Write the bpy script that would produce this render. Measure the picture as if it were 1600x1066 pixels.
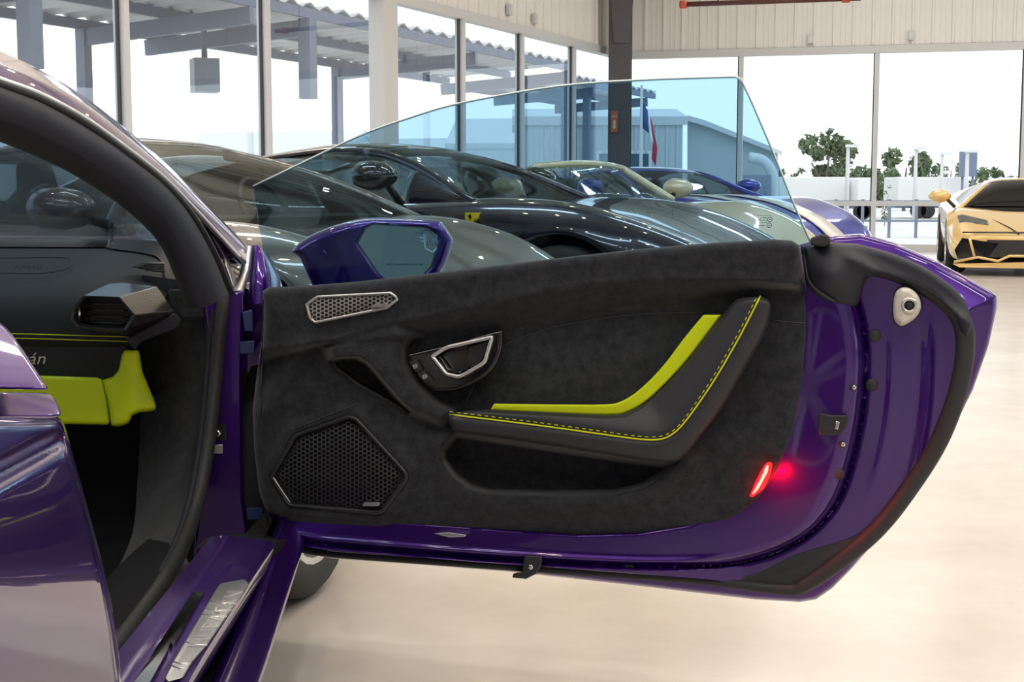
import bpy, bmesh, math, random
import numpy as np
from mathutils import Vector, Matrix

random.seed(7)
for o in list(bpy.data.objects):
    bpy.data.objects.remove(o)
scene = bpy.context.scene
COL = scene.collection

# ------------------------------------------------------------------ camera
FPX = 2200.0                       # focal length in pixels of the 1600x1066 frame
PITCH = math.atan(233.0 / FPX)     # the horizon stands at row 300
CAMZ = 0.97
cam_data = bpy.data.cameras.new('camera')
cam = bpy.data.objects.new('camera', cam_data)
COL.objects.link(cam)
cam.location = (0, 0, CAMZ)
cam.rotation_euler = (math.pi / 2 - PITCH, 0, 0)
cam_data.sensor_width = 36.0
cam_data.lens = FPX / 1600 * 36.0
cam_data.clip_end = 500
scene.camera = cam

# ------------------------------------------------------------------ world, light, exposure
scene.view_settings.view_transform = 'Standard'
scene.view_settings.look = 'None'
scene.view_settings.gamma = 1.0
scene.view_settings.use_curve_mapping = False
scene.view_settings.exposure = 0.0
world = bpy.data.worlds.new('overcast_sky')
scene.world = world
world.use_nodes = True
bg = world.node_tree.nodes['Background']
bg.inputs['Color'].default_value = (0.93, 0.97, 1.0, 1)
bg.inputs['Strength'].default_value = 1.75

def area_light(name, loc, size, size_y, power, color=(1, 1, 1), rot=(0, 0, 0)):
    d = bpy.data.lights.new(name, 'AREA')
    d.shape = 'RECTANGLE'; d.size = size; d.size_y = size_y
    d.energy = power; d.color = color
    o = bpy.data.objects.new(name, d)
    COL.objects.link(o)
    o.location = loc; o.rotation_euler = rot
    return o
# unseen long lamps added overhead to light the room (their housings are built with the ceiling)
ADDED_LAMPS = []
for (lx, ly) in ((-4.2, 1.0), (-1.0, -1.0), (2.2, -1.0), (5.4, 0.5), (-1.0, 3.6), (2.4, 4.4), (5.8, 5.0),
                 (-1.5, 8.5), (2.2, 9.5), (5.8, 10.0), (3.2, 15.0), (6.8, 15.5), (-1.0, -4.0), (2.4, -4.0), (5.0, 20.0), (9.0, 19.0), (-3.6, 13.0), (10.0, 12.0)):
    ADDED_LAMPS.append((lx, ly))
    area_light('added_ceiling_lamp_%d_offscreen' % len(ADDED_LAMPS), (lx, ly, 5.55), 2.6, 0.35, 72, (1.0, 0.975, 0.945))

# ------------------------------------------------------------------ helpers
CP, SP = math.cos(PITCH), math.sin(PITCH)
def rays(px, py):
    px = np.asarray(px, float); py = np.asarray(py, float)
    u = (px - 800.0) / FPX; v = (533.0 - py) / FPX
    return np.stack([u, CP + v * SP, -SP + v * CP], -1)
def W(px, py, Y):
    """point of the place seen at a pixel, at distance Y along the floor"""
    d = rays(px, py)
    t = np.asarray(Y, float) / d[..., 1]
    return d * t[..., None] + np.array([0, 0, CAMZ])
def WZ(px, py, z):
    d = rays(px, py)
    t = (z - CAMZ) / d[..., 2]
    return d * t[..., None] + np.array([0, 0, CAMZ])
class Plane:
    """a real plane: origin, normal; at(px, py, n) = where it is seen, n metres in front of it"""
    def __init__(s, o, n):
        s.o = np.array(o, float); s.n = np.array(n, float) / np.linalg.norm(n)
    def at(s, px, py, n=0.0):
        d = rays(px, py); c = np.array([0, 0, CAMZ])
        k = (np.dot(s.o - c, s.n) + np.asarray(n, float)) / (d @ s.n)
        return d * k[..., None] + c
    def poly(s, pts, n=0.0):
        a = np.array(pts, float)
        return s.at(a[:, 0], a[:, 1], n)

def spline(pts, k=6, closed=False):
    """Catmull-Rom through the points"""
    P = np.array(pts, float); n = len(P); out = []
    rng = range(n) if closed else range(n - 1)
    for i in rng:
        if closed:
            p0, p1, p2, p3 = P[(i - 1) % n], P[i], P[(i + 1) % n], P[(i + 2) % n]
        else:
            p0 = P[i - 1] if i > 0 else 2 * P[0] - P[1]
            p1, p2 = P[i], P[i + 1]
            p3 = P[i + 2] if i + 2 < n else 2 * P[-1] - P[-2]
        for j in range(k):
            t = j / k
            out.append(0.5 * (2 * p1 + (p2 - p0) * t + (2 * p0 - 5 * p1 + 4 * p2 - p3) * t * t + (3 * p1 - p0 - 3 * p2 + p3) * t ** 3))
    if not closed: out.append(P[-1])
    return np.array(out)
def resample(P, n):
    P = np.array(P, float)
    s = np.concatenate([[0], np.cumsum(np.linalg.norm(np.diff(P, axis=0), axis=1))])
    q = np.linspace(0, s[-1], n)
    return np.stack([np.interp(q, s, P[:, k]) for k in range(P.shape[1])], -1)
def sdist(poly, px, py):
    """signed pixel distance to a polygon, positive inside"""
    P = np.array(poly, float); x = np.asarray(px, float); y = np.asarray(py, float)
    d = np.full(x.shape, 1e9); ins = np.zeros(x.shape, bool)
    for i in range(len(P)):
        a, b = P[i], P[(i + 1) % len(P)]
        e = b - a; L = e @ e + 1e-12
        t = np.clip(((x - a[0]) * e[0] + (y - a[1]) * e[1]) / L, 0, 1)
        d = np.minimum(d, np.hypot(x - a[0] - t * e[0], y - a[1] - t * e[1]))
        c = (a[1] > y) != (b[1] > y)
        xi = a[0] + (y - a[1]) * e[0] / (e[1] if abs(e[1]) > 1e-9 else 1e-9)
        ins ^= c & (x < xi)
    return np.where(ins, d, -d)
def ldist(line, px, py):
    P = np.array(line, float); x = np.asarray(px, float); y = np.asarray(py, float)
    d = np.full(x.shape, 1e9)
    for a, b in zip(P[:-1], P[1:]):
        e = b - a; L = e @ e + 1e-12
        t = np.clip(((x - a[0]) * e[0] + (y - a[1]) * e[1]) / L, 0, 1)
        d = np.minimum(d, np.hypot(x - a[0] - t * e[0], y - a[1] - t * e[1]))
    return d
def ss(a, b, x):
    t = np.clip((x - a) / (b - a), 0, 1)
    return t * t * (3 - 2 * t)
def rnd_edge(d, w, r):
    """height lost near an edge: round-over of r metres over w pixels"""
    q = 1 - np.clip(d / w, 0, 1)
    return -r * (1 - np.sqrt(np.clip(1 - q * q, 0, 1)))

def mesh_obj(name, verts, faces, mat, parent=None, smooth=True, sharp=None):
    me = bpy.data.meshes.new(name)
    V = np.array(verts, float)
    if parent is not None: V = V - np.array(ORIGIN.get(parent.name, (0, 0, 0)))
    me.from_pydata([tuple(v) for v in V], [], [tuple(int(i) for i in f) for f in faces])
    bm = bmesh.new(); bm.from_mesh(me)
    bmesh.ops.recalc_face_normals(bm, faces=bm.faces)
    bm.to_mesh(me); bm.free()
    if smooth:
        me.shade_smooth()
        if sharp: me.set_sharp_from_angle(angle=math.radians(sharp))
    me.materials.append(mat)
    o = bpy.data.objects.new(name, me)
    COL.objects.link(o)
    if parent is not None: o.parent = parent
    return o
ORIGIN = {}          # world position of every parent, so that children can be given in world coordinates
def tag(o, label=None, cat=None, group=None, kind=None):
    if label: o['label'] = label
    if cat: o['category'] = cat
    if group: o['group'] = group
    if kind: o['kind'] = kind
    return o
def thing(name, loc=(0, 0, 0), label=None, cat=None, group=None, kind=None, rotz=0):
    o = bpy.data.objects.new(name, None); COL.objects.link(o)
    o.location = loc; o.rotation_euler = (0, 0, rotz); o.empty_display_size = 0.1
    ORIGIN[o.name] = loc if rotz == 0 else (0, 0, 0)
    return tag(o, label, cat, group, kind)
def under(o, parent):
    """hang a part (already in the thing's own coordinates) under another part of the same thing"""
    o.parent = parent; return o
def sub(name, verts, faces, mat, parent, root, **k):
    o = mesh_obj(name, np.array(verts, float) - np.array(ORIGIN.get(root.name, (0, 0, 0))), faces, mat, None, **k)
    o.parent = parent
    return o
def bevel(o, w, seg=2, ang=35):
    m = o.modifiers.new('bevel', 'BEVEL'); m.width = w; m.segments = seg
    m.limit_method = 'ANGLE'; m.angle_limit = math.radians(ang); m.harden_normals = False
    return o
def subsurf(o, lv=1):
    m = o.modifiers.new('subsurf', 'SUBSURF'); m.levels = lv; m.render_levels = lv
    return o
def solid(o, t, off=0):
    m = o.modifiers.new('solid', 'SOLIDIFY'); m.thickness = t; m.offset = off
    return o

def g_box(c, s, rz=0):
    x, y, z = s[0] / 2, s[1] / 2, s[2] / 2
    v = [(-x, -y, -z), (x, -y, -z), (x, y, -z), (-x, y, -z), (-x, -y, z), (x, -y, z), (x, y, z), (-x, y, z)]
    ca, sa = math.cos(rz), math.sin(rz)
    v = [(c[0] + a * ca - b * sa, c[1] + a * sa + b * ca, c[2] + d) for a, b, d in v]
    f = [(0, 3, 2, 1), (4, 5, 6, 7), (0, 1, 5, 4), (1, 2, 6, 5), (2, 3, 7, 6), (3, 0, 4, 7)]
    return v, f
def g_join(*gs):
    V, F = [], []
    for v, f in gs:
        k = len(V); V += [tuple(p) for p in v]; F += [tuple(i + k for i in q) for q in f]
    return V, F
def g_tube(path, r, seg=8, closed=False, flat=1.0, caps=True):
    P = np.array(path, float); n = len(P)
    R = np.full(n, r) if np.isscalar(r) else np.array(r, float)
    T = np.gradient(P, axis=0) if not closed else np.roll(P, -1, 0) - np.roll(P, 1, 0)
    T /= np.linalg.norm(T, axis=1)[:, None] + 1e-12
    up = np.array([0, 0, 1.0])
    if abs(T[0] @ up) > 0.9: up = np.array([1.0, 0, 0])
    N = up - T[0] * (up @ T[0]); N /= np.linalg.norm(N)
    V, F = [], []
    for i in range(n):
        N = N - T[i] * (N @ T[i]); N /= np.linalg.norm(N) + 1e-12
        B = np.cross(T[i], N)
        for k in range(seg):
            a = 2 * math.pi * k / seg
            V.append(P[i] + R[i] * (math.cos(a) * N + flat * math.sin(a) * B))
    m = n if closed else n - 1
    for i in range(m):
        for k in range(seg):
            a, b = i * seg + k, i * seg + (k + 1) % seg
            c, d = ((i + 1) % n) * seg + (k + 1) % seg, ((i + 1) % n) * seg + k
            F.append((a, b, c, d))
    if not closed and caps:
        F.append(tuple(range(seg))[::-1]); F.append(tuple((n - 1) * seg + k for k in range(seg)))
    return V, F
def g_loft(rows, closed=False, cap=False):
    n = len(rows[0]); V = [tuple(p) for r in rows for p in r]; F = []
    for i in range(len(rows) - 1):
        for k in range(n if closed else n - 1):
            F.append((i * n + k, i * n + (k + 1) % n, (i + 1) * n + (k + 1) % n, (i + 1) * n + k))
    if cap and closed:
        F.append(tuple(range(n))[::-1]); F.append(tuple((len(rows) - 1) * n + k for k in range(n)))
    return V, F
def g_plate(top, bot):
    n = len(top); V = [tuple(p) for p in top] + [tuple(p) for p in bot]
    F = [tuple(range(n)), tuple(range(n, 2 * n))[::-1]]
    F += [(i, (i + 1) % n, n + (i + 1) % n, n + i) for i in range(n)]
    return V, F
def g_disc(c, ax, r, h, seg=20, inner=0.0, dome=0.0):
    """short cylinder along ax, starting at c"""
    ax = np.array(ax, float); ax /= np.linalg.norm(ax); c = np.array(c, float)
    u = np.cross(ax, [0, 0, 1.0]) if abs(ax[2]) < 0.9 else np.cross(ax, [1.0, 0, 0])
    u /= np.linalg.norm(u); v = np.cross(ax, u)
    ring = lambda rr, hh: [c + ax * hh + rr * (math.cos(2 * math.pi * k / seg) * u + math.sin(2 * math.pi * k / seg) * v) for k in range(seg)]
    if inner:
        return g_loft([ring(inner, 0), ring(r, 0), ring(r, h), ring(inner, h), ring(inner, 0)], True)
    rows = [ring(r, 0), ring(r, h * .75), ring(r * .9, h), ring(r * .5, h + dome * .8), ring(.0001, h + dome)]
    V, F = g_loft(rows, True); F.append(tuple(range(seg))[::-1])
    return V, F
def plate(name, pl, poly, n1, n0, mat, parent, root=None, bev=0.0, seg=2, smooth=True):
    g = g_plate(pl.poly(poly, n1), pl.poly(poly, n0))
    o = mesh_obj(name, g[0], g[1], mat, parent, smooth=True, sharp=40) if root is None else sub(name, g[0], g[1], mat, parent, root, sharp=40)
    if bev: bevel(o, bev, seg)
    return o
def g_relief(pl, poly, hfun, nx, ny, back, tw=0.35):
    """sculpted panel: columns of the outline, height hfun(px, py) in metres before the plane, skirted back"""
    P = np.array(poly, float)
    x0, x1 = P[:, 0].min(), P[:, 0].max()
    t = np.linspace(0, 1, nx); tc = 0.5 - 0.5 * np.cos(math.pi * t)
    xs = x0 + 0.02 + (x1 - x0 - 0.04) * ((1 - tw) * t + tw * tc)
    lo, hi = [], []
    Q = np.roll(P, -1, 0)
    for x in xs:
        m = (P[:, 0] <= x) != (Q[:, 0] <= x)
        yy = P[m, 1] + (x - P[m, 0]) / (Q[m, 0] - P[m, 0]) * (Q[m, 1] - P[m, 1])
        lo.append(yy.min()); hi.append(yy.max())
    lo, hi = np.array(lo), np.array(hi)
    t = np.linspace(0, 1, ny); tc = 0.5 - 0.5 * np.cos(math.pi * t); t = (1 - tw) * t + tw * tc
    X = np.repeat(xs[:, None], ny, 1); Y = lo[:, None] + (hi - lo)[:, None] * t[None]
    H = hfun(X, Y)
    V = pl.at(X, Y, H).reshape(-1, 3)
    F = [(i * ny + j, (i + 1) * ny + j, (i + 1) * ny + j + 1, i * ny + j + 1) for i in range(nx - 1) for j in range(ny - 1)]
    loop = [i * ny for i in range(nx)] + [(nx - 1) * ny + j for j in range(1, ny)] + [i * ny + ny - 1 for i in range(nx - 2, -1, -1)] + [j for j in range(ny - 2, 0, -1)]
    bx = X.reshape(-1)[loop]; by = Y.reshape(-1)[loop]
    B = pl.at(bx, by, back)
    k = len(V); m = len(loop)
    F += [(loop[i], loop[(i + 1) % m], k + (i + 1) % m, k + i) for i in range(m)]
    return np.vstack([V, B]), F
def g_text(s, size, depth=0.0):
    """lettering turned into mesh: verts (x, y, z) in its own plane"""
    c = bpy.data.curves.new('lettering', 'FONT'); c.body = s; c.size = size; c.extrude = depth
    c.align_x = 'CENTER'; c.align_y = 'CENTER'; c.resolution_u = 3
    o = bpy.data.objects.new('lettering', c); COL.objects.link(o)
    bpy.context.view_layer.update()
    me = o.evaluated_get(bpy.context.evaluated_depsgraph_get()).to_mesh()
    V = [tuple(v.co) for v in me.vertices]; F = [tuple(p.vertices) for p in me.polygons]
    o.to_mesh_clear()
    bpy.data.objects.remove(o); bpy.data.curves.remove(c)
    return V, F

# ------------------------------------------------------------------ materials
def mat(name, color, rough=0.5, metal=0.0, coat=0.0, emis=None, es=0.0, spec=0.5, coat_rough=0.03):
    m = bpy.data.materials.new(name); m.use_nodes = True
    b = m.node_tree.nodes['Principled BSDF']
    b.inputs['Base Color'].default_value = (*color, 1)
    b.inputs['Roughness'].default_value = rough
    b.inputs['Metallic'].default_value = metal
    b.inputs['Coat Weight'].default_value = coat
    b.inputs['Coat Roughness'].default_value = coat_rough
    b.inputs['Specular IOR Level'].default_value = spec
    if emis:
        b.inputs['Emission Color'].default_value = (*emis, 1)
        b.inputs['Emission Strength'].default_value = es
    return m
def nodes(m): return m.node_tree.nodes, m.node_tree.links, m.node_tree.nodes['Principled BSDF']
def noise_tint(m, c1, c2, scale, detail=4, rough=.6, stretch=(1, 1, 1), lo=.35, hi=.65):
    N, L, b = nodes(m)
    tc = N.new('ShaderNodeTexCoord'); mp = N.new('ShaderNodeMapping'); mp.inputs['Scale'].default_value = stretch
    n = N.new('ShaderNodeTexNoise'); n.inputs['Scale'].default_value = scale; n.inputs['Detail'].default_value = detail
    n.inputs['Roughness'].default_value = rough
    r = N.new('ShaderNodeValToRGB')
    r.color_ramp.elements[0].position = lo; r.color_ramp.elements[1].position = hi
    r.color_ramp.elements[0].color = (*c1, 1); r.color_ramp.elements[1].color = (*c2, 1)
    L.new(tc.outputs['Object'], mp.inputs[0]); L.new(mp.outputs[0], n.inputs['Vector'])
    L.new(n.outputs[0], r.inputs[0]); L.new(r.outputs[0], b.inputs['Base Color'])
    return m
def noise_bump(m, scale, dist, strength=1.0, detail=2, stretch=(1, 1, 1)):
    N, L, b = nodes(m)
    tc = N.new('ShaderNodeTexCoord'); mp = N.new('ShaderNodeMapping'); mp.inputs['Scale'].default_value = stretch
    n = N.new('ShaderNodeTexNoise'); n.inputs['Scale'].default_value = scale; n.inputs['Detail'].default_value = detail
    bp = N.new('ShaderNodeBump'); bp.inputs['Distance'].default_value = dist; bp.inputs['Strength'].default_value = strength
    L.new(tc.outputs['Object'], mp.inputs[0]); L.new(mp.outputs[0], n.inputs['Vector'])
    L.new(n.outputs[0], bp.inputs['Height']); L.new(bp.outputs[0], b.inputs['Normal'])
    return m
def glass(name, tint, refl=1.0, rough=0.0, ior=1.5):
    """thin sheet of glass: tinted see-through, mirror share after Fresnel"""
    m = bpy.data.materials.new(name); m.use_nodes = True
    N, L = m.node_tree.nodes, m.node_tree.links
    N.remove(N['Principled BSDF'])
    t = N.new('ShaderNodeBsdfTransparent'); t.inputs[0].default_value = (*tint, 1)
    g = N.new('ShaderNodeBsdfGlossy'); g.inputs['Roughness'].default_value = rough
    fr = N.new('ShaderNodeFresnel'); fr.inputs[0].default_value = ior
    mu = N.new('ShaderNodeMath'); mu.operation = 'MULTIPLY'; mu.inputs[1].default_value = refl
    mx = N.new('ShaderNodeMixShader')
    L.new(fr.outputs[0], mu.inputs[0]); L.new(mu.outputs[0], mx.inputs[0])
    L.new(t.outputs[0], mx.inputs[1]); L.new(g.outputs[0], mx.inputs[2])
    L.new(mx.outputs[0], N['Material Output'].inputs[0])
    return m
M = {}
M['floor'] = noise_tint(mat('polished_concrete', (.6, .55, .5), .22, spec=.6), (.57, .52, .46), (.68, .635, .58), 1.3, 8, .62)
M['siding'] = mat('cream_metal_siding', (.83, .81, .77), .45)
M['white_metal'] = mat('white_frame', (.62, .62, .62), .4)
M['alu'] = mat('window_aluminium', (.62, .64, .67), .4)
M['gasket'] = mat('dark_gasket', (.03, .04, .05), .5)
M['steel'] = mat('charcoal_steel', (.075, .07, .085), .45)
M['ceil'] = mat('ceiling_metal', (.80, .79, .77), .5)
M['ceilbeam'] = mat('ceiling_beam', (.20, .19, .19), .5)
M['lampbox'] = mat('lamp_housing', (.7, .7, .7), .4)
M['warm'] = mat('warm_bulb', (1, .8, .5), .4, emis=(1, .72, .38), es=260)
M['pane'] = glass('window_pane', (.98, .99, .995), .25)
M['purple'] = mat('purple_paint', (.038, .0012, .15), .34, .7, 1.0)
M['purple_dark'] = M['purple']
M['suede'] = noise_bump(noise_tint(mat('black_suede', (.03, .03, .032), .95, spec=.15), (.018, .019, .023), (.038, .040, .046), 45, 6, .75), 900, .0006, .6)
N_, L_, b_ = nodes(M['suede']); b_.inputs['Sheen Weight'].default_value = .25; b_.inputs['Sheen Roughness'].default_value = .4
M['leather'] = noise_bump(mat('black_leather', (.023, .024, .029), .48, spec=.45), 700, .0006, .7)
M['softblack'] = noise_bump(mat('soft_black_trim', (.019, .020, .030), .6, spec=.4), 900, .0004, .5)
M['dashleather'] = noise_bump(mat('dash_leather', (.023, .024, .029), .75, spec=.3), 700, .0005, .5)
M['rubber'] = noise_bump(mat('black_rubber', (.020, .020, .022), .62), 300, .0005, .4)
M['gloss'] = mat('gloss_black', (.008, .008, .009), .06, coat=.5)
M['plastic'] = mat('black_plastic', (.018, .018, .02), .4)
M['dark'] = mat('black_plastic_and_hole_shade', (.018, .018, .02), .7)  # black plastic, also used for the shade inside small openings
M['carpet'] = noise_bump(mat('black_carpet', (.013, .013, .015), .95, spec=.1), 500, .001, .8)
M['lime'] = noise_bump(mat('lime_leather', (.56, .66, .003), .45, spec=.4), 600, .0003, .5)
M['limethread'] = mat('lime_thread', (.62, .66, .01), .6)
M['silver'] = mat('brushed_silver', (.62, .61, .60), .3, .85)
M['chrome'] = mat('chrome', (.8, .8, .82), .08, 1.0)
M['glassdoor'] = glass('blue_tinted_glass', (.62, .765, .85), .22)
M['glassedge'] = mat('glass_edge', (.75, .85, .85), .25)
M['windscreen'] = glass('windscreen_glass', (.66, .78, .88), .6)
M['mirror'] = mat('mirror_glass', (.55, .54, .49), .03, 1.0)
M['red_lamp'] = mat('red_lamp', (.8, .02, .02), .3, emis=(1, .002, .004), es=7)
M['red_core'] = mat('red_lamp_core', (1, .6, .5), .3, emis=(1, .30, .22), es=1.3)
M['cream_puck'] = mat('cream_plastic', (.62, .59, .52), .4)
M['tyre'] = mat('tyre_rubber', (.022, .022, .022), .75)
M['rim'] = mat('alloy_rim', (.55, .55, .56), .3, .9)
M['ice'] = mat('ice_blue_reflection', (.80, .95, 1.0), .4)
M['white'] = mat('white_print', (.8, .8, .8), .5)
M['signred'] = mat('red_sign_print', (.42, .10, .06), .5)

# ================================================================== the showroom
CORNER = np.array([1.88, 24.3, 0.0])
LDIR = np.array([-.417, -.909, 0.0])            # along the left glass wall, towards the camera
LNRM = np.array([.909, -.417, 0.0])             # into the room
FDIR = np.array([.966, -.26, 0.0]); FDIR /= np.linalg.norm(FDIR)
FNRM = np.array([-.26, -.966, 0.0]); FNRM /= np.linalg.norm(FNRM)
HEAD = 3.27; TOPZ = 6.0
LW = Plane(CORNER, LNRM); FW = Plane(CORNER, FNRM)
l_end = CORNER + LDIR * 35.5
f_end = CORNER + FDIR * 12.5
r_end = np.array([f_end[0] + .6, -8.0, 0]); b_end = np.array([l_end[0], -8.0, 0])

outline = [CORNER, f_end, r_end, b_end, l_end]
def slab(name, pts, z0, z1, m):
    g = g_plate([(p[0], p[1], z1) for p in pts], [(p[0], p[1], z0) for p in pts])
    return tag(mesh_obj(name, g[0], g[1], m, smooth=False), kind='structure')
slab('floor', outline, -.08, 0.0, M['floor'])
slab('ceiling', outline, TOPZ, TOPZ + .1, M['ceil'])

def wall_box(name, a, d, n, L, z0, z1, th, m, parent=None):
    """box standing on the line a + d*t, thickness to the outside of n"""
    a = np.array(a, float)
    c = [a, a + d * L, a + d * L - n * th, a - n * th]
    g = g_plate([(p[0], p[1], z1) for p in c], [(p[0], p[1], z0) for p in c])
    return mesh_obj(name, g[0], g[1], m, parent, smooth=False)

# siding sheets, one mesh shared by all
def panel_mesh():
    w = .31
    prof = [(0, 0), (.02, 0), (.032, .028), (.062, .028), (.074, 0), (.150, 0), (.155, .006), (.168, .006), (.173, 0), (.230, 0), (.235, .006), (.248, .006), (.253, 0), (w, 0)]
    V, F = [], []
    for x, y in prof:
        V += [(x, y, HEAD + .07), (x, y, TOPZ - .02), (x, -.01, HEAD + .07), (x, -.01, TOPZ - .02)]
    for i in range(len(prof) - 1):
        a, b = 4 * i, 4 * i + 4
        F += [(a, b, b + 1, a + 1), (a + 2, a + 3, b + 3, b + 2), (a, a + 2, b + 2, b), (a + 1, b + 1, b + 3, a + 3)]
    F += [(0, 1, 3, 2), (len(V) - 4, len(V) - 2, len(V) - 1, len(V) - 3)]
    me = bpy.data.meshes.new('siding_panel'); me.from_pydata(V, [], F); me.materials.append(M['siding'])
    return me
PANEL = panel_mesh()
def clad(wall, a, d, n, L):
    k = int(L / .31)
    for i in range(k):
        o = bpy.data.objects.new('siding_panel', PANEL); COL.objects.link(o)
        p = np.array(a) + d * (.31 * i) + n * .012
        R = Matrix(((d[0], n[0], 0, p[0]), (d[1], n[1], 0, p[1]), (0, 0, 1, 0), (0, 0, 0, 1)))
        o.parent = wall; o.matrix_local = R
wl = tag(wall_box('wall_left', CORNER, LDIR, LNRM, 35.5, HEAD + .05, TOPZ, .2, M['siding']), kind='structure')
clad(wl, CORNER + LDIR * .6, LDIR, LNRM, 14.5)
wf = tag(wall_box('wall_far', CORNER, FDIR, FNRM, 12.5, HEAD + .05, TOPZ, .2, M['siding']), kind='structure')
clad(wf, CORNER + FDIR * .35, FDIR, FNRM, 9.5)
rd = r_end - f_end; rL = np.linalg.norm(rd); rd /= rL
tag(wall_box('wall_right', f_end, rd, np.array([-rd[1], rd[0], 0]) * -1 if rd[1] > 0 else np.array([rd[1], -rd[0], 0]), rL, HEAD + .05, TOPZ, .2, M['siding']), kind='structure')
M['backwall'] = mat('taupe_ribbed_wall', (.58, .56, .52), .6)
tag(wall_box('wall_behind', b_end, np.array([1.0, 0, 0]), np.array([0, 1.0, 0]), r_end[0] - b_end[0], 0, TOPZ, .2, M['backwall']), kind='structure')

# glazing of the left wall
def t_left(px):
    p = LW.at(px, 250.0, 0); return float((p - CORNER) @ LDIR)
def t_far(px):
    p = FW.at(px, 250.0, 0); return float((p - CORNER) @ FDIR)
def glazing(name, a, d, n, L, ts, wide=(), mid=None, bottom=.06):
    root = tag(thing(name, tuple(a)), kind='structure')
    def post(t, w, dep, m, z0=0.0, z1=HEAD, nm='mullion', off=0.0):
        return wall_box(nm, a + d * (t - w / 2) + n * (dep / 2 + off), d, n, w, z0, z1, dep, m, root)
    wall_box('head_rail', a + n * .07, d, n, L, HEAD - .06, HEAD + .06, .16, M['white_metal'], root)
    wall_box('sill_rail', a + n * .06, d, n, L, 0.0, bottom + .06, .12, M['white_metal'], root)
    if mid: wall_box('mid_rail', a + n * .05, d, n, L, mid - .04, mid + .04, .10, M['alu'], root)
    allt = [0.0] + list(ts) + [L]
    for t in ts:
        if t in wide:
            post(t, .34, .20, M['white_metal'])
        else:
            post(t, .075, .12, M['alu'])
            post(t + (-.05 if name == 'window_2' else .055), .02, .03, M['gasket'], nm='mullion_gasket')
    for t0, t1 in zip(allt[:-1], allt[1:]):
        if t1 - t0 < .1: continue
        wall_box('pane', a + d * t0 + n * .004, d, n, t1 - t0, bottom, HEAD - .04, .008, M['pane'], root)
    return root
tl = [t_left(p) for p in (893, 812, 720)]
tw = t_left(601)
tl.append(tw)
tl += [t_left(416), t_left(196)]
step = tl[-1] - tl[-2]
t = tl[-1] + step
while t < 35: tl.append(t); t += step
glazing('window_1', CORNER, LDIR, LNRM, 35.5, tl, wide=(tw,))
tf = [t_far(p) for p in (1156, 1367, 1598)]
tf += [tf[-1] + (tf[-1] - tf[-2]), tf[-1] + 2 * (tf[-1] - tf[-2])]
glazing('window_2', CORNER, FDIR, FNRM, 12.5, [t for t in tf if t < 12.4], mid=.78)
glazing('window_3', f_end, rd, np.array([rd[1], -rd[0], 0]), rL, [2.2 * i for i in range(1, int(rL / 2.2))])

# corner column of charcoal steel with a sign on it
cc = LW.at(968.0, 250.0, .35)
ccx, ccy = float(cc[0]), float(cc[1])
col = tag(thing('steel_column', (ccx, ccy, 0), 'charcoal steel column with flared head in the glazed corner of the showroom', 'column'))
ang = math.radians(8)
def hbeam(z0, z1, w, dep, tw=.02):
    gs = []
    ca, sa = math.cos(-ang), math.sin(-ang)
    for (ox, oy, sx, sy) in ((0, -dep / 2, w, .03), (0, dep / 2, w, .03), (0, 0, .03, dep)):
        gs.append(g_box((ccx + ox * ca - oy * sa, ccy + ox * sa + oy * ca, (z0 + z1) / 2), (sx, sy, z1 - z0), -ang))
    return g_join(*gs)
g = hbeam(0.02, TOPZ - .02, .36, .34); mesh_obj('shaft', *g, M['steel'], col, smooth=False)
g = g_box((ccx, ccy, .012), (.55, .55, .022), -ang); mesh_obj('base_plate', *g, M['steel'], col, smooth=False)
top = [(-.21, TOPZ - .02), (.21, TOPZ - .02), (.21, 4.3), (.12, 3.35), (-.12, 3.35), (-.21, 4.3)]
g = g_plate([(ccx + a, ccy - .215, z) for a, z in top], [(ccx + a, ccy - .19, z) for a, z in top])
mesh_obj('haunch_plate', *g, M['steel'], col, smooth=False)
sy = ccy - .24
sgn = tag(thing('extinguisher_sign', (ccx, sy, 0), 'small red upright arrow sign on the charcoal corner column', 'sign'))
def sq(x0, x1, z0, z1, y, th, m, nm, root, par=None):
    g = g_box(((x0 + x1) / 2, y, (z0 + z1) / 2), (x1 - x0, th, z1 - z0))
    return mesh_obj(nm, *g, m, root, smooth=False)
zc_ = float(W(960, 190, sy)[2]); xc_ = float(W(960, 190, sy)[0]); dx_ = xc_
sq(dx_ - .055, dx_ + .055, zc_ - .17, zc_ + .17, sy + .01, .01, M['signred'], 'sign_plate', sgn)
M['signcream'] = mat('cream_print', (.62, .5, .4), .5)
arrow = [(-.016, .02), (.016, .02), (.016, -.07), (.036, -.07), (0, -.125), (-.036, -.07), (-.016, -.07)]
g = g_plate([(dx_ + a, sy - .001, zc_ + z) for a, z in arrow], [(dx_ + a, sy + .004, zc_ + z) for a, z in arrow])
mesh_obj('arrow', *g, M['signcream'], sgn, smooth=False)
V, F = g_text('FIRE', .05)
V = [(dx_ + a, sy - .002, zc_ + .08 + b) for a, b, c in V]
mesh_obj('lettering', V, F, M['signcream'], sgn, smooth=False)

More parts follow.
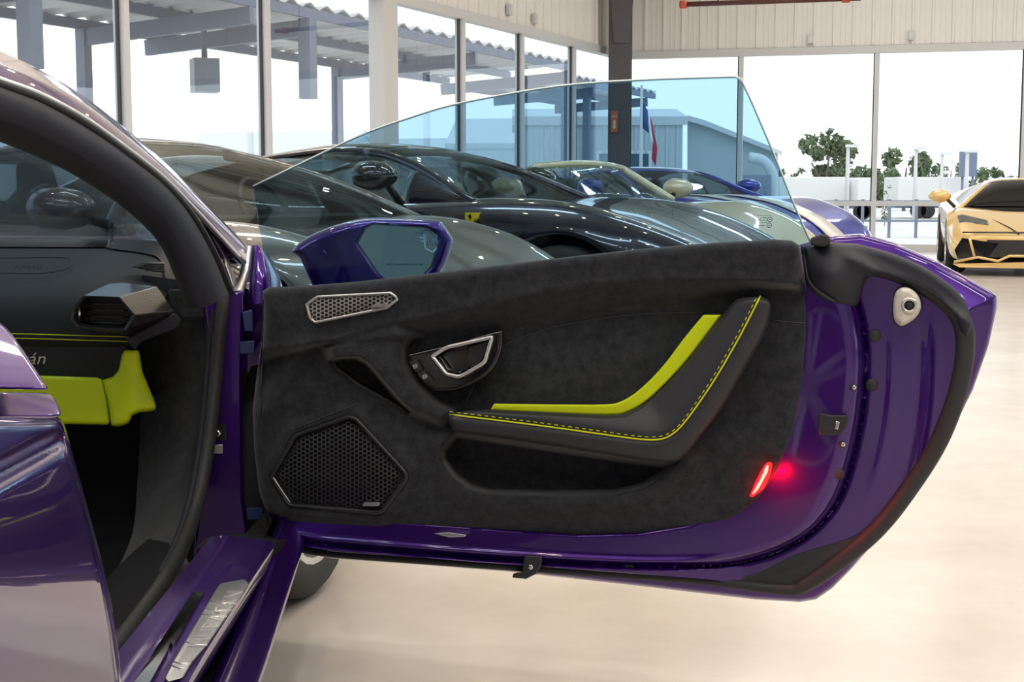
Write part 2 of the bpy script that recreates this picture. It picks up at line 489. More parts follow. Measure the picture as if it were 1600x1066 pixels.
# little white boxes screwed to the siding, a sprinkler pipe
for i, (px, py, pl, lab) in enumerate(((796, 15, LW, 'white sensor box high on the left siding, beside the wide white post'),
                                       (836, 29, LW, 'white sensor box on the left siding nearer the corner column'),
                                       (1266, 61, FW, 'white sensor box on the far siding below the sprinkler pipe'),
                                       (1424, 55, FW, 'white sensor box on the far siding beyond the end of the sprinkler pipe'))):
    p = pl.at(float(px), float(py), .06)
    r = tag(thing('sensor_box', tuple(p), lab, 'sensor', 'sensor boxes on the siding'))
    a_ = math.atan2(pl.n[1], pl.n[0]) + math.pi / 2
    o = mesh_obj('housing', *g_box(p, (.10, .06, .15), a_), M['white_metal'], r, smooth=False); bevel(o, .008)
    q = p + pl.n * .032
    mesh_obj('cover', *g_box(q, (.06, .012, .09), a_), M['lampbox'], r, smooth=False)
pa = W(1068.0, 7.0, 20.0); pb = W(1345.0, -3.0, 19.2)
pipe = tag(thing('sprinkler_pipe', tuple(pa), 'dark red sprinkler pipe hanging before the far siding', 'pipe'))
M['pipe'] = mat('oxide_red_pipe', (.10, .035, .03), .5); M['cap'] = mat('orange_red_cap', (.55, .10, .05), .5)
dpp = (pb - pa); dpp /= np.linalg.norm(dpp)
mesh_obj('tube', *g_tube([pa, pb], .035, 10), M['pipe'], pipe)
for q in (pa, pa + (pb - pa) * .92): mesh_obj('coupling', *g_tube([q - dpp * .05, q + dpp * .05], .055, 10), M['cap'], pipe)
for k in (.2, .8):
    q = pa + (pb - pa) * k
    mesh_obj('hanger', *g_tube([q, (q[0], q[1], TOPZ)], .008, 6), M['steel'], pipe)

# ceiling: beams, added long lamps and warm bulbs
for i, y in enumerate((-5.0, 0.0, 5.0, 10.0, 15.0, 20.0)):
    x0 = -.459 * (24.3 - y) + 1.9; x1 = f_end[0] + .3
    ob = mesh_obj('trim_%d' % (i + 1), *g_box(((x0 + x1) / 2, y, TOPZ - .16), (x1 - x0, .2, .3)), M['ceilbeam'], smooth=False)
    tag(ob, kind='structure')
ceil_ = bpy.data.objects['ceiling']
for k in range(26):
    y = -7.0 + 1.15 * k; x0 = -.459 * (24.3 - y) + 1.9; x1 = f_end[0] + .3
    mesh_obj('purlin', *g_box(((x0 + x1) / 2, y, TOPZ - .05), (x1 - x0, .09, .10)), M['ceilbeam'], ceil_, smooth=False)
for i, (lx, ly) in enumerate(ADDED_LAMPS):
    r = tag(thing('added_ceiling_lamp', (lx, ly, 5.6), 'added long white lamp, out of view, lighting the room from under the metal roof', 'lamp', 'added long ceiling lamps'))
    mesh_obj('housing', *g_box((lx, ly, 5.62), (2.7, .42, .09)), M['lampbox'], r, smooth=False)
    for s in (-1, 1): mesh_obj('hanger', *g_tube([(lx + s, ly, 5.66), (lx + s, ly, TOPZ)], .008, 6), M['steel'], r)
BULBS = []
def bulb(x, y, z):
    r = tag(thing('warm_spot', (x, y, z), 'small warm bulb in a black can under the ceiling', 'lamp', 'warm spots under the ceiling'))
    mesh_obj('can', *g_disc((x, y, z), (0, 0, 1), .07, .16, 12), M['gloss'], r)
    V, F = g_disc((x, y, z + .002), (0, 0, -1), .05, .02, 10, dome=.02)
    BULBS.append(mesh_obj('bulb_%d_offscreen' % (len(BULBS) + 1), V, F, M['warm'], r))
    mesh_obj('rod', *g_tube([(x, y, z + .15), (x, y, TOPZ)], .008, 6), M['steel'], r)
for y in (1.5, 4.5, 7.5, 11.0, 15.0):
    for x in (-3.4, -2.4, -1.4, -.4, .6, 1.6, 2.6, 3.6):
        if x > -.459 * (24.3 - y) + 3.0: bulb(x + .2 * math.sin(y), y, 4.9)

# ================================================================== outside
M['yard'] = noise_tint(mat('pale_concrete_yard', (.6, .6, .58), .8), (.52, .53, .52), (.72, .71, .68), .35, 6)
gx = [(-90, -40), (110, -40), (110, 160), (-90, 160)]
g = g_plate([(a, b, -.10) for a, b in gx], [(a, b, -.2) for a, b in gx])
tag(mesh_obj('ground', *g, M['yard'], smooth=False), kind='structure')

M['bluesteel'] = mat('blue_grey_steel', (.15, .19, .27), .55)
M['soffit'] = mat('galvanised_sheet', (.55, .58, .62), .5)
M['can'] = mat('grey_sheet_metal', (.19, .23, .30), .5)
AX = -LDIR; PX = np.array([-.909, .417, 0])
def canopy(name, label, near, L0, L1, wid, z0, z1, posts, lamps=()):
    near = np.array(near, float)
    root = tag(thing(name, (near[0], near[1], -.1), label, 'canopy'))
    def P(t, w, z): q = near + AX * t + PX * w; return (q[0], q[1], z)
    zz = lambda w: z0 + (z1 - z0) * w / wid
    rows = []
    for w in np.linspace(0, wid, 5):
        rows.append([P(t, w, zz(w) + .05 * math.sin(t * 12)) for t in np.linspace(L0, L1, int((L1 - L0) * 8))])
    o = mesh_obj('roof_sheet', *g_loft(rows), M['soffit'], root); solid(o, .02)
    def bar(a, b, w, h, nm):
        a = np.array(a); b = np.array(b); d = b - a; L = np.linalg.norm(d); d /= L
        n = np.cross(d, [0, 0, 1.0]) if abs(d[2]) < .9 else AX.copy(); n /= np.linalg.norm(n); u = np.cross(n, d)
        r = lambda q: [q + n * w / 2 + u * h / 2, q - n * w / 2 + u * h / 2, q - n * w / 2 - u * h / 2, q + n * w / 2 - u * h / 2]
        return mesh_obj(nm, *g_loft([r(a), r(b)], True, True), M['bluesteel'], root, smooth=False)
    for w in (0.05, wid * .5, wid - .05): bar(P(L0, w, zz(w) - .12), P(L1, w, zz(w) - .12), .08, .16, 'purlin')
    for t, w, full in posts:
        bar(P(t, 0, zz(0) - .34), P(t, wid, zz(wid) - .34), .10, .26, 'rafter')
        bar(P(t, w, -.1 if full else zz(w) - 1.5), P(t, w, zz(w) - .2), .18 if full else .22, .18 if full else .22, 'post' if full else 'reflected_post')  # short hanging ones stand for posts reflected in the window glass
    for t, w in lamps:  # plain grey boxes hung below the canopy roof
        q = P(t, w, zz(w) - 1.0)
        lo = mesh_obj('hanging_box', *g_box((q[0], q[1], q[2]), (.42, .42, .55), .4), M['can'], root, smooth=False)
        sub('stem', *g_tube([(q[0], q[1], q[2] + .27), (q[0], q[1], zz(w))], .05, 6), M['bluesteel'], lo, root)
    return root
near0 = W(580.0, 35.0, 25.2)
canopy('carport_canopy', 'long blue-grey steel carport canopy running outside the left glass wall', near0, -16, 9.5, 3.4, 4.0, 3.8,
       [(-12.5, 3.3, True), (-7.4, 3.3, True), (-8.2, .1, False), (-1.9, .1, False), (-3.6, 3.3, True), (4.2, 3.3, True), (9.2, .1, True)], [(-8.0, 1.9), (-2.4, 1.8)])
near1 = W(1015.0, 146.0, 43.0)
canopy('carport_canopy', 'short far carport canopy with one post seen beside the corner column', near1, -6.5, .6, 3.0, 4.0, 3.85, [(-4.6, .2, True), (-.2, 2.4, True)])

# far buildings
M['bldwall'] = mat('grey_blue_siding', (.44, .50, .53), .6); M['bldtrim'] = mat('pale_trim', (.62, .66, .68), .5)
M['bldroof'] = mat('pale_metal_roof', (.52, .57, .60), .5); M['bldglass'] = mat('far_window_glass', (.05, .10, .15), .15)
def shed(label, p0, ang, L, D, h0, h1, name='metal_building', windows=(), ribs=0):
    """gabled metal shed, p0 = near left corner on the ground, long side along ang"""
    d = np.array([math.cos(ang), math.sin(ang), 0]); n = np.array([-math.sin(ang), math.cos(ang), 0])
    p0 = np.array(p0, float); p0[2] = -.1
    root = tag(thing(name, tuple(p0), label, 'building'))
    Q = lambda s, t, z: p0 + d * s + n * t + np.array([0, 0, z])
    b = [Q(0, 0, 0), Q(L, 0, 0), Q(L, D, 0), Q(0, D, 0), Q(0, 0, h0), Q(L, 0, h0), Q(L, D, h0), Q(0, D, h0), Q(0, D / 2, h1), Q(L, D / 2, h1)]
    mesh_obj('walls', b, [(0, 1, 5, 4), (1, 2, 6, 9, 5), (2, 3, 7, 6), (3, 0, 4, 8, 7)], M['bldwall'], root, smooth=False)
    e = .12; k = (h1 - h0) / (D / 2)
    rf = [Q(-e, -e, h0 - k * e + .02), Q(L + e, -e, h0 - k * e + .02), Q(L + e, D / 2, h1 + .02), Q(-e, D / 2, h1 + .02), Q(L + e, D + e, h0 - k * e + .02), Q(-e, D + e, h0 - k * e + .02)]
    o = mesh_obj('roof', rf, [(0, 1, 2, 3), (3, 2, 4, 5)], M['bldroof'], root, smooth=False); solid(o, .28, 0)
    for (s, t, z, w, h, side) in windows:
        if side == 'front':
            c = [Q(s, -.05, z), Q(s + w, -.05, z), Q(s + w, -.05, z + h), Q(s, -.05, z + h)]; c2 = [q + n * .12 for q in c]
            fr = [Q(s - .1, -.03, z - .1), Q(s + w + .1, -.03, z - .1), Q(s + w + .1, -.03, z + h + .1), Q(s - .1, -.03, z + h + .1)]
            f2 = [q + n * .1 for q in fr]
        else:
            c = [Q(-.05, t, z), Q(-.05, t + w, z), Q(-.05, t + w, z + h), Q(-.05, t, z + h)]; c2 = [q + d * .12 for q in c]
            fr = [Q(-.03, t - .1, z - .1), Q(-.03, t + w + .1, z - .1), Q(-.03, t + w + .1, z + h + .1), Q(-.03, t - .1, z + h + .1)]
            f2 = [q + d * .1 for q in fr]
        wo = mesh_obj('window', *g_plate(fr, f2), M['bldtrim'], root, smooth=False)
        sub('pane', *g_plate(c, c2), M['bldglass'], wo, root, smooth=False)
    for i in range(ribs):
        s = (i + .5) * L / ribs
        c = [Q(s - .04, -.04, 0), Q(s + .04, -.04, 0), Q(s + .04, -.04, h0 - .1), Q(s - .04, -.04, h0 - .1)]
        mesh_obj('siding_rib', *g_plate(c, [q + n * .05 for q in c]), M['bldwall'], root, smooth=False)
    return root
# long side seen left of the corner at px 1068, gable to the right
pc = W(1068.0, 300.0, 46.0)
d_ = np.array([1.0, 0, 0]); p0 = pc - d_ * 5.45
shed('grey-blue metal building with pale gable roof and one window beside the flagpole', p0, 0.0, 5.4, 6.0, 3.35, 3.75,
     windows=[(2.7, 0, 1.55, 1.6, .75, 'front')], ribs=16)
# lower lean-to in front of its gable
p1 = W(1075.0, 300.0, 47.0)
r2 = tag(thing('gable_annexe', (p1[0], p1[1], -.1), 'pale annexe with a long sloping roof beside the grey-blue metal building', 'building'))
ga = [(1074, 184), (1100, 192), (1215, 236), (1218, 300), (1218, 345), (1074, 345)]
PA = Plane((p1[0], 47.0, 0), (0, -1, 0))
mesh_obj('end_wall', *g_plate(PA.poly(ga, 0), PA.poly(ga, -5)), M['bldwall'], r2, smooth=False)
gb = [(1070, 181), (1078, 181), (1102, 188), (1222, 236), (1222, 243), (1100, 196), (1070, 188)]
mesh_obj('roof_edge', *g_plate(PA.poly(gb, .4), PA.poly(gb, -5.2)), M['bldroof'], r2, smooth=False)
pp = spline([(1170, 246), (1190, 250), (1202, 262), (1208, 280), (1208, 330)], 5)
r3 = tag(thing('bent_duct', tuple(PA.at(1208., 330., 1.2)), 'pale bent duct standing before the annexe wall', 'duct'))
dpth = PA.poly(pp, 1.2); dpth[-1][2] = -.1
mesh_obj('duct_tube', *g_tube(dpth, .17, 10), M['bldtrim'], r3)
mesh_obj('duct_foot', *g_box((dpth[-1][0], dpth[-1][1], -.04), (.5, .5, .12)), M['bldtrim'], r3, smooth=False)
ac = PA.at(1180., 283., 2.0)
r4 = tag(thing('condenser_unit', (ac[0], ac[1], -.1), 'grey air conditioning unit on the ground before the annexe', 'machine'))
mesh_obj('casing', *g_box((ac[0], ac[1], .75), (.9, .6, 1.5)), M['can'], r4, smooth=False)
mesh_obj('fan_grille', *g_disc((ac[0], ac[1] - .3, .95), (0, -1, 0), .3, .05, 16), M['bluesteel'], r4)
# hazy sheds beyond the left wall
for i, (px0, Y, L, D, h0, h1, a, lab) in enumerate(((250, 70, 9, 9, 2.6, 4.0, -.35, 'low hazy shed far behind the carport posts'),
                                                (455, 85, 12, 10, 2.4, 4.2, -.3, 'wide hazy shed far off between the window posts'),
                                                (700, 72, 6.5, 8, 3.4, 4.8, -.1, 'grey shed roof far behind the dark coupe'),
                                                (868, 58, 3.2, 6, 3.1, 4.0, -.1, 'small grey shed seen next to the corner column'))):
    q = W(float(px0), 300.0, float(Y)); shed(lab, q, a, L, D, h0, h1)

# flagpole with flag
fp = W(1001.0, 300.0, 40.0)
r = tag(thing('flagpole', (fp[0], fp[1], -.1), 'slim white flagpole with a hanging red white and blue flag', 'flagpole'))
mesh_obj('pole', *g_tube([(fp[0], fp[1], -.1), (fp[0], fp[1], 3.95)], [.06, .035], 8), M['white_metal'], r)
M['flagb'] = mat('flag_blue', (.03, .08, .25), .7); M['flagr'] = mat('flag_red', (.45, .03, .06), .7); M['flagw'] = mat('flag_white', (.7, .7, .72), .7)
def flagpart(nm, pts, m):
    o = mesh_obj(nm, *g_loft([[(fp[0] + a, fp[1] + .04 * math.sin(9 * a + i), z) for a, z in row] for i, row in enumerate(pts)]), m, r); solid(o, .02)
flagpart('blue_field', [[(.03, 3.5), (.18, 3.25)], [(.03, 3.1), (.20, 2.9)], [(.05, 2.75), (.22, 2.6)]], M['flagb'])
flagpart('white_stripe', [[(.18, 3.25), (.24, 3.1)], [(.20, 2.9), (.28, 2.75)], [(.22, 2.6), (.34, 2.4)], [(.28, 2.2), (.40, 2.0)]], M['flagw'])
flagpart('red_stripe', [[(.24, 3.1), (.30, 2.95)], [(.28, 2.75), (.36, 2.6)], [(.34, 2.4), (.46, 2.2)], [(.30, 1.9), (.42, 1.7)]], M['flagr'])

# trees, poles, fence, sheds beyond the far windows
M['leaf'] = noise_tint(mat('green_leaves', (.1, .15, .07), .8), (.08, .12, .06), (.17, .22, .12), 1.2, 4)
M['trunk'] = mat('bark', (.16, .14, .13), .9)
def tree(px, pybase, pytop, Y, halfpx, label, name='broadleaf_tree', seed=0, n=900):
    rr = random.Random(seed)
    b = W(float(px), float(pybase), float(Y)); t = W(float(px), float(pytop), float(Y))
    b[2] = -.1
    H = t[2] - b[2]; R = halfpx / FPX * Y
    root = tag(thing(name, tuple(b), label, 'tree', 'trees beyond the far windows'))
    mesh_obj('trunk', *g_join(g_tube([b, b + [0, 0, H * .35], b + [.1, 0, H * .7]], [R * .08, R * .06, R * .03], 7),
                              g_tube([b + [0, 0, H * .3], b + [R * .5, 0, H * .6]], R * .03, 6), g_tube([b + [0, 0, H * .33], b + [-R * .5, .2, H * .62]], R * .03, 6)), M['trunk'], root)
    blobs = []
    for k in range(15):
        a = rr.uniform(0, 6.28); h = rr.uniform(.14, .88); w = R * math.sin(math.pi * min(1, .22 + .8 * (1 - h))) ** .7
        blobs.append((b[0] + w * .75 * math.cos(a), b[1] + w * .6 * math.sin(a), b[2] + H * h, R * rr.uniform(.22, .42)))
    V, F = [], []
    for k in range(n):
        bx_, by_, bz_, br = rr.choice(blobs)
        v = Vector((rr.gauss(0, 1), rr.gauss(0, 1), rr.gauss(0, 1))).normalized() * br * rr.uniform(.65, 1.0)
        c = Vector((bx_, by_, bz_)) + v; s = R * .15
        q = [c + Vector((rr.uniform(-s, s), rr.uniform(-s, s), rr.uniform(-s, s))) for _ in range(4)]
        i = len(V); V += [tuple(x) for x in q]; F += [(i, i + 1, i + 2), (i, i + 2, i + 3), (i, i + 1, i + 3), (i + 1, i + 2, i + 3)]
    o = mesh_obj('crown', V, F, M['leaf'], root, smooth=False)
    return root
tree(1290, 322, 203, 62, 44, 'tall hazy tree rising above the others beyond the far windows', seed=1, n=1500)
tree(1412, 322, 232, 80, 36, 'broad hazy tree behind the white lamp post right of the window post', seed=2)
tree(1447, 322, 240, 84, 24, 'rounded hazy tree between two white lamp posts', seed=3, n=600)
tree(1482, 322, 240, 78, 24, 'hazy tree beside the dark upright sign board', seed=4, n=600)
tree(1345, 322, 257, 90, 28, 'low hazy tree next to the tall tree', seed=5, n=600)
tree(1375, 322, 262, 95, 26, 'low hazy tree behind the window post', seed=6, n=600)
tree(1236, 322, 250, 80, 22, 'low hazy tree just beyond the annexe', seed=7, n=500)
tree(1556, 322, 260, 95, 34, 'low hazy tree line clump behind the yellow car', seed=8, n=600)
tree(1640, 322, 262, 95, 30, 'low hazy clump at the far right of the yard', seed=9, n=600)
tree(1383, 322, 283, 45, 9, 'small dark shrub before the white trailer', 'shrub', seed=10, n=300)
tree(1520, 322, 266, 100, 26, 'distant hazy clump behind the dark sign board', seed=11, n=400)
for px, top, Y, lab in ((1323, 228, 50, 'white lamp post beside the tall tree'), (1429, 232, 52, 'white lamp post before the broad tree'),
                        (1470, 240, 55, 'white lamp post left of the dark sign board'), (1509, 236, 48, 'pale lamp post before the dark sign board')):
    b = W(float(px), 320.0, float(Y)); t = W(float(px), float(top), float(Y))
    r = tag(thing('lamp_post', (b[0], b[1], -.1), lab, 'lamp post', 'lamp posts in the yard'))
    mesh_obj('mast', *g_tube([(b[0], b[1], -.1), (b[0], b[1], t[2])], [.09, .06], 8), M['white_metal'], r)
    mesh_obj('lamp_head', *g_box((b[0] + .15, b[1], t[2]), (.45, .2, .1)), M['lampbox'], r, smooth=False)
b = W(1511.0, 300.0, 56.0)
r = tag(thing('sign_board', (b[0], b[1], -.1), 'dark blank upright sign board standing in the yard', 'sign'))
zt = W(1511.0, 237.0, 56.0)[2]; zb_ = W(1511.0, 276.0, 56.0)[2]
mesh_obj('board', *g_box((b[0], b[1], (zt + zb_) / 2), (.66, .2, zt - zb_)), M['bluesteel'], r, smooth=False)
for s in (-.2, .2): mesh_obj('leg', *g_tube([(b[0] + s, b[1], -.1), (b[0] + s, b[1], zb_ + .1)], .05, 6), M['bluesteel'], r)
M['trailer'] = mat('white_trailer', (.75, .75, .74), .5)
for i, (x0, x1, y0, y1, Y, lab) in enumerate(((1205, 1312, 277, 300, 57, 'white trailer body behind the blue car'), (1330, 1352, 278, 297, 56, 'short white trailer next to the window post'),
                                         (1392, 1500, 277, 299, 58, 'long white trailer behind the yard fence'))):
    a = W(float(x0), float(y0), float(Y)); c = W(float(x1), float(y1), float(Y))
    r = tag(thing('white_trailer', ((a[0] + c[0]) / 2, Y, -.1), lab, 'trailer', 'white trailers in the yard'))
    o = mesh_obj('box_body', *g_box(((a[0] + c[0]) / 2, Y, (a[2] + .45) / 2), (c[0] - a[0], 2.2, a[2] - .45)), M['trailer'], r, smooth=False); bevel(o, .05)
    for k in (.3, .42):
        mesh_obj('wheel', *g_disc((a[0] + (c[0] - a[0]) * k, Y - 1.0, .22), (0, -1, 0), .32, .2, 14), M['tyre'], r)
    mesh_obj('chassis', *g_box(((a[0] + c[0]) / 2, Y, .38), (c[0] - a[0], 1.6, .12)), M['bluesteel'], r, smooth=False)
r = tag(thing('yard_fence', tuple(W(1180., 322., 33.)), 'thin grey rail fence crossing the yard beyond the far windows', 'fence'))
for k in range(12):
    q = W(1180.0 + 42 * k, 322.0, 33.0)
    mesh_obj('fence_post', *g_box((q[0], q[1], .35), (.06, .06, .9)), M['can'], r, smooth=False)
for z in (.3, .75):
    a = W(1180., 322., 33.); c = W(1642., 322., 33.)
    mesh_obj('rail', *g_box(((a[0] + c[0]) / 2, 33.0 - .05, z), (c[0] - a[0], .04, .05)), M['can'], r, smooth=False)

# ================================================================== the purple car: open door
FWD = np.array([-.0593, .998, 0.0]); FWD /= np.linalg.norm(FWD)
RGT = np.array([FWD[1], -FWD[0], 0.0])
CAR0 = (-1.40, 2.30, 0.0)
car = thing('sports_car', CAR0, 'purple sports car with black and lime cabin, its passenger door swung wide open', 'car')
DP = Plane((-.52, 2.9, 0), (-.332, -.943, 0))
DN = DP.n

TRIM = np.array([(409, 456), (420, 449), (470, 447), (560, 440), (700, 424), (830, 408), (1000, 389), (1120, 379), (1205, 374), (1238, 376), (1250, 384),
        (1257, 430), (1262, 480), (1262, 530), (1256, 600), (1242, 670), (1219, 735), (1184, 785), (1140, 817), (1080, 841), (1000, 854), (900, 857), (800, 850),
        (700, 842), (600, 836), (520, 832), (470, 826), (435, 814), (416, 798), (405, 770), (397, 700), (395, 640), (402, 580), (412, 510), (411, 480)])
SKIN = np.array([(408, 480), (560, 452), (830, 420), (1120, 392), (1245, 384), (1300, 368), (1345, 365), (1400, 380), (1460, 406), (1520, 439), (1550, 456),
        (1558, 464), (1558, 480), (1545, 540), (1520, 610), (1480, 690), (1430, 770), (1380, 832), (1330, 890), (1300, 920), (1275, 937), (1250, 941),
        (1180, 937), (1000, 916), (800, 894), (650, 882), (520, 873), (470, 864), (437, 845), (418, 815), (408, 780)])
JAMB = np.array([(414, 500), (700, 450), (1100, 420), (1250, 420), (1320, 400), (1345, 402), (1400, 419), (1455, 448), (1495, 488), (1510, 530), (1500, 600), (1465, 690),
        (1415, 770), (1365, 830), (1305, 880), (1255, 912), (1225, 919), (1100, 905), (900, 890), (700, 875), (520, 862), (470, 852), (440, 836), (420, 805)])
LEDGE = np.array([(414, 480), (1250, 400), (1308, 440), (1328, 500), (1335, 560), (1330, 640), (1316, 710), (1298, 765), (1270, 812), (1237, 840), (1187, 861),
        (1120, 873), (1000, 876), (800, 866), (600, 850), (480, 838), (442, 818), (418, 792)])
skin_s = np.vstack([SKIN[:5], spline(SKIN[5:], 4)])
def h_skin(x, y):
    d = sdist(SKIN, x, y)
    return -.062 - .028 * (1 - ss(0, 60, d)) + rnd_edge(d, 9, .016)
V, F = g_relief(DP, SKIN, lambda x, y: h_skin(x, y) - .06 * ss(60, 110, sdist(SKIN, x, y)), 190, 110, -.135)
door_skin = mesh_obj('door_skin', V, F, M['purple'], car, sharp=50)
LEDGE_S = np.vstack([LEDGE[:2], spline(LEDGE[2:], 4)])
def h_jamb(x, y):
    d = sdist(LEDGE_S, x, y)
    w = 1 - .45 * ss(780, 860, y)
    q = np.clip((12 * w - d) / (30 * w), 0, 1)
    bot = ss(790, 855, y) * (1 - ss(1040, 1170, x))
    h = -.010 - .045 * (1 - .72 * bot) * (1 - np.sqrt(np.clip(1 - q * q, 0, 1)))
    h += bot * (.007 * np.exp(-((d + 1) / 4.5) ** 2) + .007 * np.exp(-((d + 15) / 5) ** 2))
    out = ss(0, 8, -d - 16 * w)
    h = h + .010 * out - .006 * ss(20, 120, -d)
    h -= .003 * np.exp(-((d + 15 * w) / 5) ** 2)
    for c, a, wd in ((62, .0016, 10), (100, -.0012, 9), (128, .0016, 8)):      # pressed swages of the inner skin
        h += a * np.exp(-((-d - c) / wd) ** 2) * ss(470, 560, y) * (1 - ss(700, 850, y))
    return h - .12 * ss(18, 40, sdist(TRIM, x, y))
V, F = g_relief(DP, JAMB, h_jamb, 380, 230, -.15)
jamb = mesh_obj('door_inner_skin', V, F, M['purple'], car, sharp=60)

# sculpted black trim
HND = [(500, 541), (521, 530), (570, 519), (618, 509), (640, 514), (663, 524), (646, 530), (636, 545), (638, 568), (655, 597), (684, 624), (716, 640), (706, 656), (690, 668), (641, 649), (600, 628), (556, 602), (512, 566)]
HOLE = [(513, 564), (530, 557), (558, 556), (576, 566), (592, 584), (620, 618), (643, 643), (638, 648), (614, 634), (560, 604), (524, 577)]
POCK = [(703, 682), (712, 674), (820, 690), (936, 708), (1050, 724), (1063, 719), (1040, 742), (1007, 763), (960, 774), (857, 776), (762, 773), (731, 764), (707, 746), (690, 722), (688, 702)]
SPK = [(424, 745), (461, 681), (470, 676), (545, 651), (557, 655), (634, 738), (637, 748), (597, 800), (588, 802), (452, 790)]
def h_trim(x, y):
    d = sdist(TRIM, x, y)
    yb = np.interp(x, [395, 500, 590, 635, 710, 785, 860, 936, 1010, 1100, 1180, 1235, 1262], [545, 534, 507, 497, 480, 462, 447, 437, 431, 432, 436, 440, 445])
    wd = np.interp(x, [395, 500, 640, 760, 900, 1050, 1180, 1262], [30, 10, 38, 62, 62, 52, 18, 14])
    up = 1 - ss(0, 1, (y - yb) / wd)
    h = .050 * up
    h += .014 * ss(0, 1, (yb - y) / 60)
    h += .052 * ss(-5, 16, sdist(HND, x, y)) * (1 - .2 * up)
    h -= .012 * ss(690, 640, y) * ss(480, 640, x) * (1 - ss(1150, 1240, x)) * (1 - up)
    h -= .115 * ss(-1, 7, sdist(HOLE, x, y))
    sd = sdist(SPK, x, y)
    h += .012 * ss(-26, -12, sd) * ss(395, 440, x)
    h -= .010 * ss(-4, 2, sd)
    h += .020 * ss(-46, -6, sdist(POCK, x, y)) * ss(655, 690, y)
    h -= .085 * ss(-2, 12, sdist(POCK, x, y))
    h -= .030 * ss(792, 858, y)
    h += .018 * np.exp(-(ldist([(465, 540), (440, 600), (420, 640)], x, y) / 14) ** 2)
    return h + rnd_edge(d, 15, .026)
V, F = g_relief(DP, TRIM, h_trim, 300, 190, -.03)
trim = mesh_obj('door_trim', V, F, M['suede'], car)
def on_trim(line, extra=0.0):
    a = np.array(line, float); h = h_trim(a[:, 0], a[:, 1])
    return DP.at(a[:, 0], a[:, 1], h + extra)
# seams of the suede
M['thread'] = mat('charcoal_thread', (.055, .055, .06), .8)
for ln in ([(728, 628), (742, 600), (757, 572), (780, 545), (830, 522), (900, 504), (1000, 491), (1098, 488)], [(1206, 500), (1230, 503), (1262, 505)], [(453, 672), (500, 654), (560, 630)]):
    P = on_trim(spline(ln, 8), .001)
    sub('seam', *g_tube(P, .0009, 5), M['thread'], trim, car)

# armrest
ARM = np.vstack([spline([(701, 662), (700, 653), (706, 646), (730, 642), (766, 640)], 3), [(857, 644), (944, 648), (975, 646), (1007, 629), (1038, 601), (1074, 562), (1113, 511)],
       spline([(1129, 492), (1144, 474), (1158, 466), (1188, 464), (1202, 470), (1205, 485), (1196, 519), (1168, 570), (1129, 637), (1093, 684), (1070, 713), (1050, 722), (1014, 720), (936, 708), (817, 688), (722, 676), (706, 672)], 3)])
RIDGE = spline([(703, 648), (778, 657), (857, 667), (936, 678), (995, 686), (1028, 687), (1050, 679), (1073, 656), (1113, 599), (1148, 540), (1172, 495), (1188, 463)], 6)
BELOW = np.vstack([RIDGE, [(1230, 460), (1260, 560), (1150, 760), (1000, 780), (680, 700), (690, 648)]])
def h_arm(x, y):
    d = sdist(ARM, x, y)
    s = sdist(BELOW, x, y)                         # > 0 on the outer face, < 0 on the inner, upper face
    h = .070 - .030 * ss(0, 70, -s) - .012 * ss(0, 45, s) ** 1.5
    h = h - .004 * np.exp(-(s / 6) ** 2)
    return h + rnd_edge(d, 9, .020)
V, F = g_relief(DP, ARM, h_arm, 170, 70, -.005)
arm = mesh_obj('armrest', V, F, M['leather'], car)
P = DP.at(RIDGE[:, 0], RIDGE[:, 1], h_arm(RIDGE[:, 0], RIDGE[:, 1]) + .002)
tag(sub('piping', *g_tube(P, .0016, 6), M['limethread'], arm, car), 'lime piping')
up = RIDGE + np.array([-.3, -4.5])
up[:, 0] -= np.clip((RIDGE[:, 0] - 1040) / 60, 0, 1) * 4; up[:, 1] += np.clip((RIDGE[:, 0] - 1040) / 60, 0, 1) * 3
up = resample(up, 111)
SV, SF = [], []
for i in range(0, 110, 2):                          # broken stitch line beside the piping
    a = up[i:i + 2]; q = DP.at(a[:, 0], a[:, 1], h_arm(a[:, 0], a[:, 1]) + .0012)
    v, f = g_tube(q, .0008, 5); k = len(SV); SV += v; SF += [tuple(j + k for j in ff) for ff in f]
tag(sub('stitching', SV, SF, M['limethread'], arm, car), 'lime stitching')
ACC = np.vstack([[(766, 641), (772, 631)], spline([(857, 632), (944, 632), (971, 627), (999, 609), (1034, 574), (1070, 527), (1099, 492)], 4), [(1127, 492)],
       spline([(1113, 511), (1074, 562), (1038, 601), (1007, 629), (979, 645), (951, 649), (857, 646)], 4)])
def h_acc(x, y): return .036 + rnd_edge(sdist(ACC, x, y), 4, .004)
V, F = g_relief(DP, ACC, h_acc, 120, 14, .0)
tag(mesh_obj('armrest_accent', V, F, M['lime'], car), 'lime leather strip along the armrest')

# honeycomb grilles
def g_hex(pl, poly, cw, ch, hf, depth, wall=.2, margin=0.0):
    P = np.array(poly, float); x0, y0 = P.min(0); x1, y1 = P.max(0)
    V, F = [], []; ci = 0; x = x0
    while x < x1 + cw:
        y = y0 + (ch / 2 if ci % 2 else 0)
        while y < y1 + ch:
            if sdist(P, np.array([x]), np.array([y]))[0] > margin:
                k = len(V)
                for s, dn in ((1.0, 0), (1 - wall, 0), (1 - wall, -depth)):
                    pts = [(x + s * cw * .667 * math.cos(a * math.pi / 3), y + s * ch * .577 * math.sin(a * math.pi / 3)) for a in range(6)]
                    a = np.array(pts)
                    V += list(pl.at(a[:, 0], a[:, 1], hf(a[:, 0], a[:, 1]) + dn))
                for i in range(6):
                    j = (i + 1) % 6
                    F += [(k + i, k + j, k + 6 + j, k + 6 + i), (k + 6 + i, k + 6 + j, k + 12 + j, k + 12 + i)]
            y += ch
        x += cw; ci += 1
    return V, F
